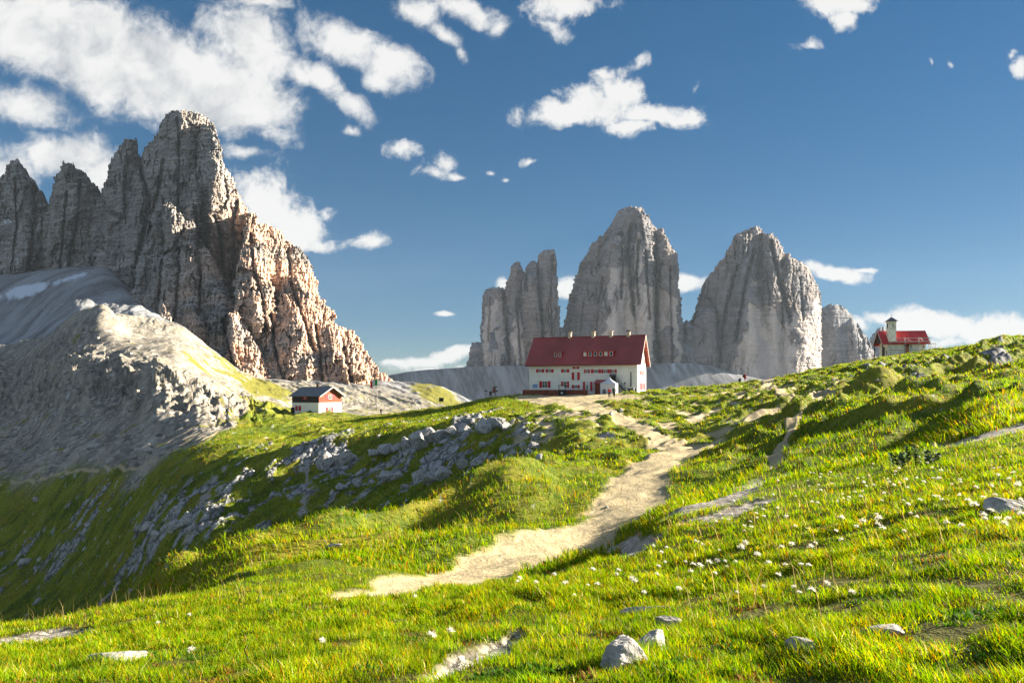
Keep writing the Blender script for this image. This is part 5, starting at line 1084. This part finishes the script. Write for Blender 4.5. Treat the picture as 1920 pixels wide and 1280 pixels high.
def build_grass():
    r = np.random.default_rng(3); VV, TT, CC = [], [], []; off = 0
    def add(V, T, C):
        nonlocal off; VV.append(V); TT.append(T + off); CC.append(C); off += len(V)
    def scatter(n, d0, d1, px0, px1):
        px = r.uniform(px0, px1, n); d = np.exp(r.uniform(math.log(d0), math.log(d1), n)); return px, d
    bare = np.maximum.reduce([M_path, M_grav, M_rock * 1.0, M_soil * .8, np.clip(M_scree - M_gt * .6, 0, 1)])
    def layer(n, d0, d1, hh, ww, px0=-120, px1=2040, hs=0.0, clump=1.0):
        px, d = scatter(n, d0, d1, px0, px1); x = (px - CX) / F * d; y = d
        ok = grid_at(px, d, bare) < r.uniform(.15, .75, n)
        cl = fbm(x / .35, y / .35, 3, 901) * clump; cl2 = fbm(x / 1.4, y / 1.4, 3, 903)
        ok &= (cl + cl2 * .7) > r.uniform(-1.3, .15, n)
        px, d, x, y, cl, cl2 = [a[ok] for a in (px, d, x, y, cl, cl2)]; n = len(px)
        z = grid_at(px, d, Z); sp = fbm(x / .55, y / .55, 3, 905); sp2 = fbm(x / .22, y / .22, 2, 907); dr = np.clip(grid_at(px, d, M_dry) * .6 + cl2 * .3 + sp * .8 - .05, 0, 1.2)
        sc = 1 + hs * (d / 10); h = r.uniform(hh[0], hh[1], n) * sc * np.clip(1 + cl * 1.1 + cl2 * .5 + sp2 * .6, .3, 2.4); w = r.uniform(ww[0], ww[1], n) * sc
        an = r.normal(2.6, 1.3, n); lm = r.uniform(.15, 1.1, n); lean = np.stack([np.cos(an) * lm, np.sin(an) * lm, np.zeros(n)], 1)
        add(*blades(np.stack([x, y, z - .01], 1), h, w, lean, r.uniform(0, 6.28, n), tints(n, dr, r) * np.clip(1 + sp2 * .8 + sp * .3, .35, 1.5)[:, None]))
    layer(200000, 1.7, 7, (.016, .055), (.0026, .0052), hs=.35, clump=1.5)
    layer(200000, 5, 18, (.022, .068), (.005, .010), hs=.30, clump=1.4)
    layer(120000, 16, 55, (.07, .20), (.016, .034), hs=.10)
    layer(150000, 40, 165, (.08, .20), (.03, .065), hs=.05, px0=-60)
    layer(130000, 62, 150, (.10, .26), (.035, .08), hs=.03, px0=-60, px1=1000, clump=1.6)
    layer(90000, 75, 150, (.10, .22), (.03, .07), hs=.03, px0=1150, px1=1990, clump=1.3)
    # low broad-leaved herbs and rusty cushions between the grass
    px, d = scatter(90000, 1.8, 13, -100, 2020); x = (px - CX) / F * d; kind_ = fbm(x / .4, d / .4, 3, 931); ok = (grid_at(px, d, bare) < .4) & ((kind_ > .12) | (kind_ < -.34))
    px, d, x, kind_ = px[ok], d[ok], x[ok], kind_[ok]; n = len(px); an = r.uniform(0, 6.28, n); lm = r.uniform(.7, 1.4, n); lean = np.stack([np.cos(an) * lm, np.sin(an) * lm, np.zeros(n)], 1)
    tt = np.where((kind_ > 0)[:, None], np.array([[.045, .11, .012]]), np.array([[.17, .075, .025]])) * r.uniform(.6, 1.4, (n, 1))
    add(*blades(np.stack([x, d, grid_at(px, d, Z) - .005], 1), r.uniform(.012, .032, n) * (1 + d / 22), r.uniform(.006, .012, n) * (1 + d / 22), lean, an + 1.57, tt))
    # tall dry stems along the meadow's rim and here and there on the slope
    L = [(p, q, 1.0) for p, q in zip(r.uniform(0, 520, 70), np.zeros(70))]; P = []
    for p, _, _ in L:
        dm = float(np.interp(p, [0, 160, 320, 480, 560], [11, 12, 13, 10.5, 10])); d = dm * r.uniform(.82, 1.02); x = (p - CX) / F * d; P.append((x, d, ground_at(x, d), r.uniform(.16, .38), .006))
    for _ in range(60): p = r.uniform(900, 1300); d = r.uniform(26, 33); p -= 120; x = (p - CX) / F * d; P.append((x, d, ground_at(x, d), r.uniform(.3, .55), .016))
    for _ in range(130): p = r.uniform(1250, 1950); d = r.uniform(3, 14); x = (p - CX) / F * d; P.append((x, d, ground_at(x, d), r.uniform(.12, .30) , .003 + .0006 * d))
    P = np.array(P); n = len(P); an = r.normal(2.5, .8, n); lm = r.uniform(.2, .7, n); lean = np.stack([np.cos(an) * lm, np.sin(an) * lm, np.zeros(n)], 1)
    add(*blades(P[:, :3], P[:, 3], P[:, 4], lean, r.uniform(0, 6.28, n), np.tile(np.array([[.36, .27, .12]]), (n, 1)) * r.uniform(.7, 1.2, (n, 1)), 1.2))
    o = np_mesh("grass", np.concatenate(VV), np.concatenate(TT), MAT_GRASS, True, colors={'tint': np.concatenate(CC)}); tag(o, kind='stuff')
build_grass()

# ------------------------------------------------------------------ seed heads and the shrub
def build_flowers():
    r = np.random.default_rng(5)
    fm, t, out = new_mat("feathery_seed_head"); b = t.node('ShaderNodeBsdfPrincipled'); t.put(b.inputs['Base Color'], (.78, .76, .68)); b.inputs['Roughness'].default_value = .8
    tr = t.node('ShaderNodeBsdfTranslucent'); t.put(tr.inputs['Color'], (.85, .82, .74)); mx = t.node('ShaderNodeMixShader'); mx.inputs[0].default_value = .4; t.l.new(b.outputs[0], mx.inputs[1]); t.l.new(tr.outputs[0], mx.inputs[2]); t.l.new(mx.outputs[0], out.inputs[0])
    sm = flat_mat("flower_stem", (.22, .17, .06), .7, .2, .2)
    heads, stems = [], []
    for v in range(4):
        V, T = [], []
        for k in range(80):
            d = r.normal(size=3); d[2] = abs(d[2]) * .8 - .15; d /= np.linalg.norm(d); s = np.cross(d, r.normal(size=3)); s /= np.linalg.norm(s); l = r.uniform(.016, .030); w = .0011
            q = len(V); V += [d * .002 - s * w, d * .002 + s * w, d * l + s * w * .8 + np.array([0, 0, -.004]), d * l - s * w * .8 + np.array([0, 0, -.004])]; T += [(q, q+1, q+2), (q, q+2, q+3)]
        me_o = np_mesh("seed_head", np.array(V), np.array(T), fm, False); heads.append(me_o)
        s = MB().tube((0, 0, -.14), (.006, 0, -.07), .0018, .0016, 5).tube((.006, 0, -.07), (0, 0, 0), .0016, .0012, 5).build("stem", sm); stems.append(s)
    used = [False] * 4
    spots = [(1826,975,1.5),(1815,955,1.0),(1845,985,1.0),(1578,990,1.2),(1618,1000,1.3),(1648,995,1.3),(1655,1010,1.1),(1520,1050,1.2),(1485,1040,1.1),(1465,1042,1.0),(1440,1075,1.0),(1390,1050,1.4),(1398,1040,1.3),(1420,1060,1.1),(1330,1075,1.2),(1312,1082,1.2),(1345,1070,1.1),(1300,1075,1.0),(1295,1090,1.0),(1185,1105,1.1),(1190,1112,1.2),(1232,1092,.9),(1250,1038,.9),(1240,1050,1.0),(1235,1075,.9),(1160,1085,1.0),(1112,1085,1.1),(1120,1112,.9),(975,1100,1.0),(970,1105,.9),(1040,1092,1.0),(1005,1108,.9),(695,1130,.9),(778,1132,.9),(810,1222,1.1),(845,1210,1.0),(605,1225,.9),(355,1165,.9),(296,1180,.9),(358,1245,1.0)]
    for _ in range(85): spots.append((r.uniform(1330, 1915), r.uniform(880, 1010), r.uniform(.7, 1.05)))
    for _ in range(60): spots.append((r.uniform(1480, 1915), r.uniform(850, 950), r.uniform(.55, .85)))
    for _ in range(35): spots.append((r.uniform(1050, 1600), r.uniform(1020, 1130), r.uniform(.6, .9)))
    for i, (px, py, sc_) in enumerate(spots):
        p = zplace(px, py); d = p[1]
        if d > 20 or grid_at(np.array([px]), np.array([d]), M_path)[0] > .3: continue
        v = i % 4; k = sc_ * (.85 + .04 * d)
        root = empty("alpine_flower", (p[0], p[1], p[2] + .085 * k), r.uniform(0, 6)); root.scale = (k, k, k); root.rotation_euler = (r.uniform(-.3, .3), r.uniform(-.5, .1), r.uniform(0, 6))
        tag(root, "white feathery alpine seed head on a thin stem in the sunlit foreground meadow", "flower", "feathery seed heads in the foreground meadow")
        for lst in (heads, stems):
            src = lst[v]
            if not used[v]: c = src
            else: c = src.copy(); COL.objects.link(c)
            c.parent = root
        used[v] = True
build_flowers()
def build_shrub():
    p = zplace(1722, 876, 6); r = np.random.default_rng(9); k = p[1] / F; root = empty("dwarf_shrub", p); tag(root, "dark green leafy dwarf shrub on the meadow beside the stony strip", "shrub")
    sm, lm = flat_mat("shrub_stem", (.10, .06, .03), .8, .1), None
    m, t, out = new_mat("shrub_leaf"); b = t.node('ShaderNodeBsdfPrincipled'); t.put(b.inputs['Base Color'], t.mix(t.ramp(t.noise(t.coord('Object'), 22, 3, .6), .35, .65), (.02, .065, .012), (.05, .13, .02))); b.inputs['Roughness'].default_value = .45; t.l.new(b.outputs[0], out.inputs[0])
    st = MB(); V, T = [], []
    for i in range(16):
        x = r.uniform(-42, 42) * k; y = r.uniform(-.25, .25); h = (40 - abs(x / k) * .5) * k * r.uniform(.75, 1.15); tip = np.array([x + r.uniform(-.06, .02), y, h]); base = np.array([x * .8, y, -.04]); st.tube(base, tip, .006, .003, 5)
        for j in range(34):
            u = r.uniform(.25, 1.02); c = base + (tip - base) * u; a = r.uniform(0, 6.28); dr = np.array([math.cos(a), math.sin(a), r.uniform(.1, .9)]); dr /= np.linalg.norm(dr); s = np.cross(dr, [0, 0, 1.0]); s /= np.linalg.norm(s); l = r.uniform(.06, .10); w = l * .32; q = len(V)
            V += [c, c + dr * l * .5 + s * w, c + dr * l, c + dr * l * .5 - s * w + np.array([0, 0, .004])]; T += [(q, q+1, q+2), (q, q+2, q+3)]
    st.build("stems", sm, root); np_mesh("foliage", np.array(V), np.array(T), m, True, parent=root)
build_shrub()
print("verts", sum(len(o.data.vertices) for o in SC.objects if o.type == 'MESH'))
build_haze()
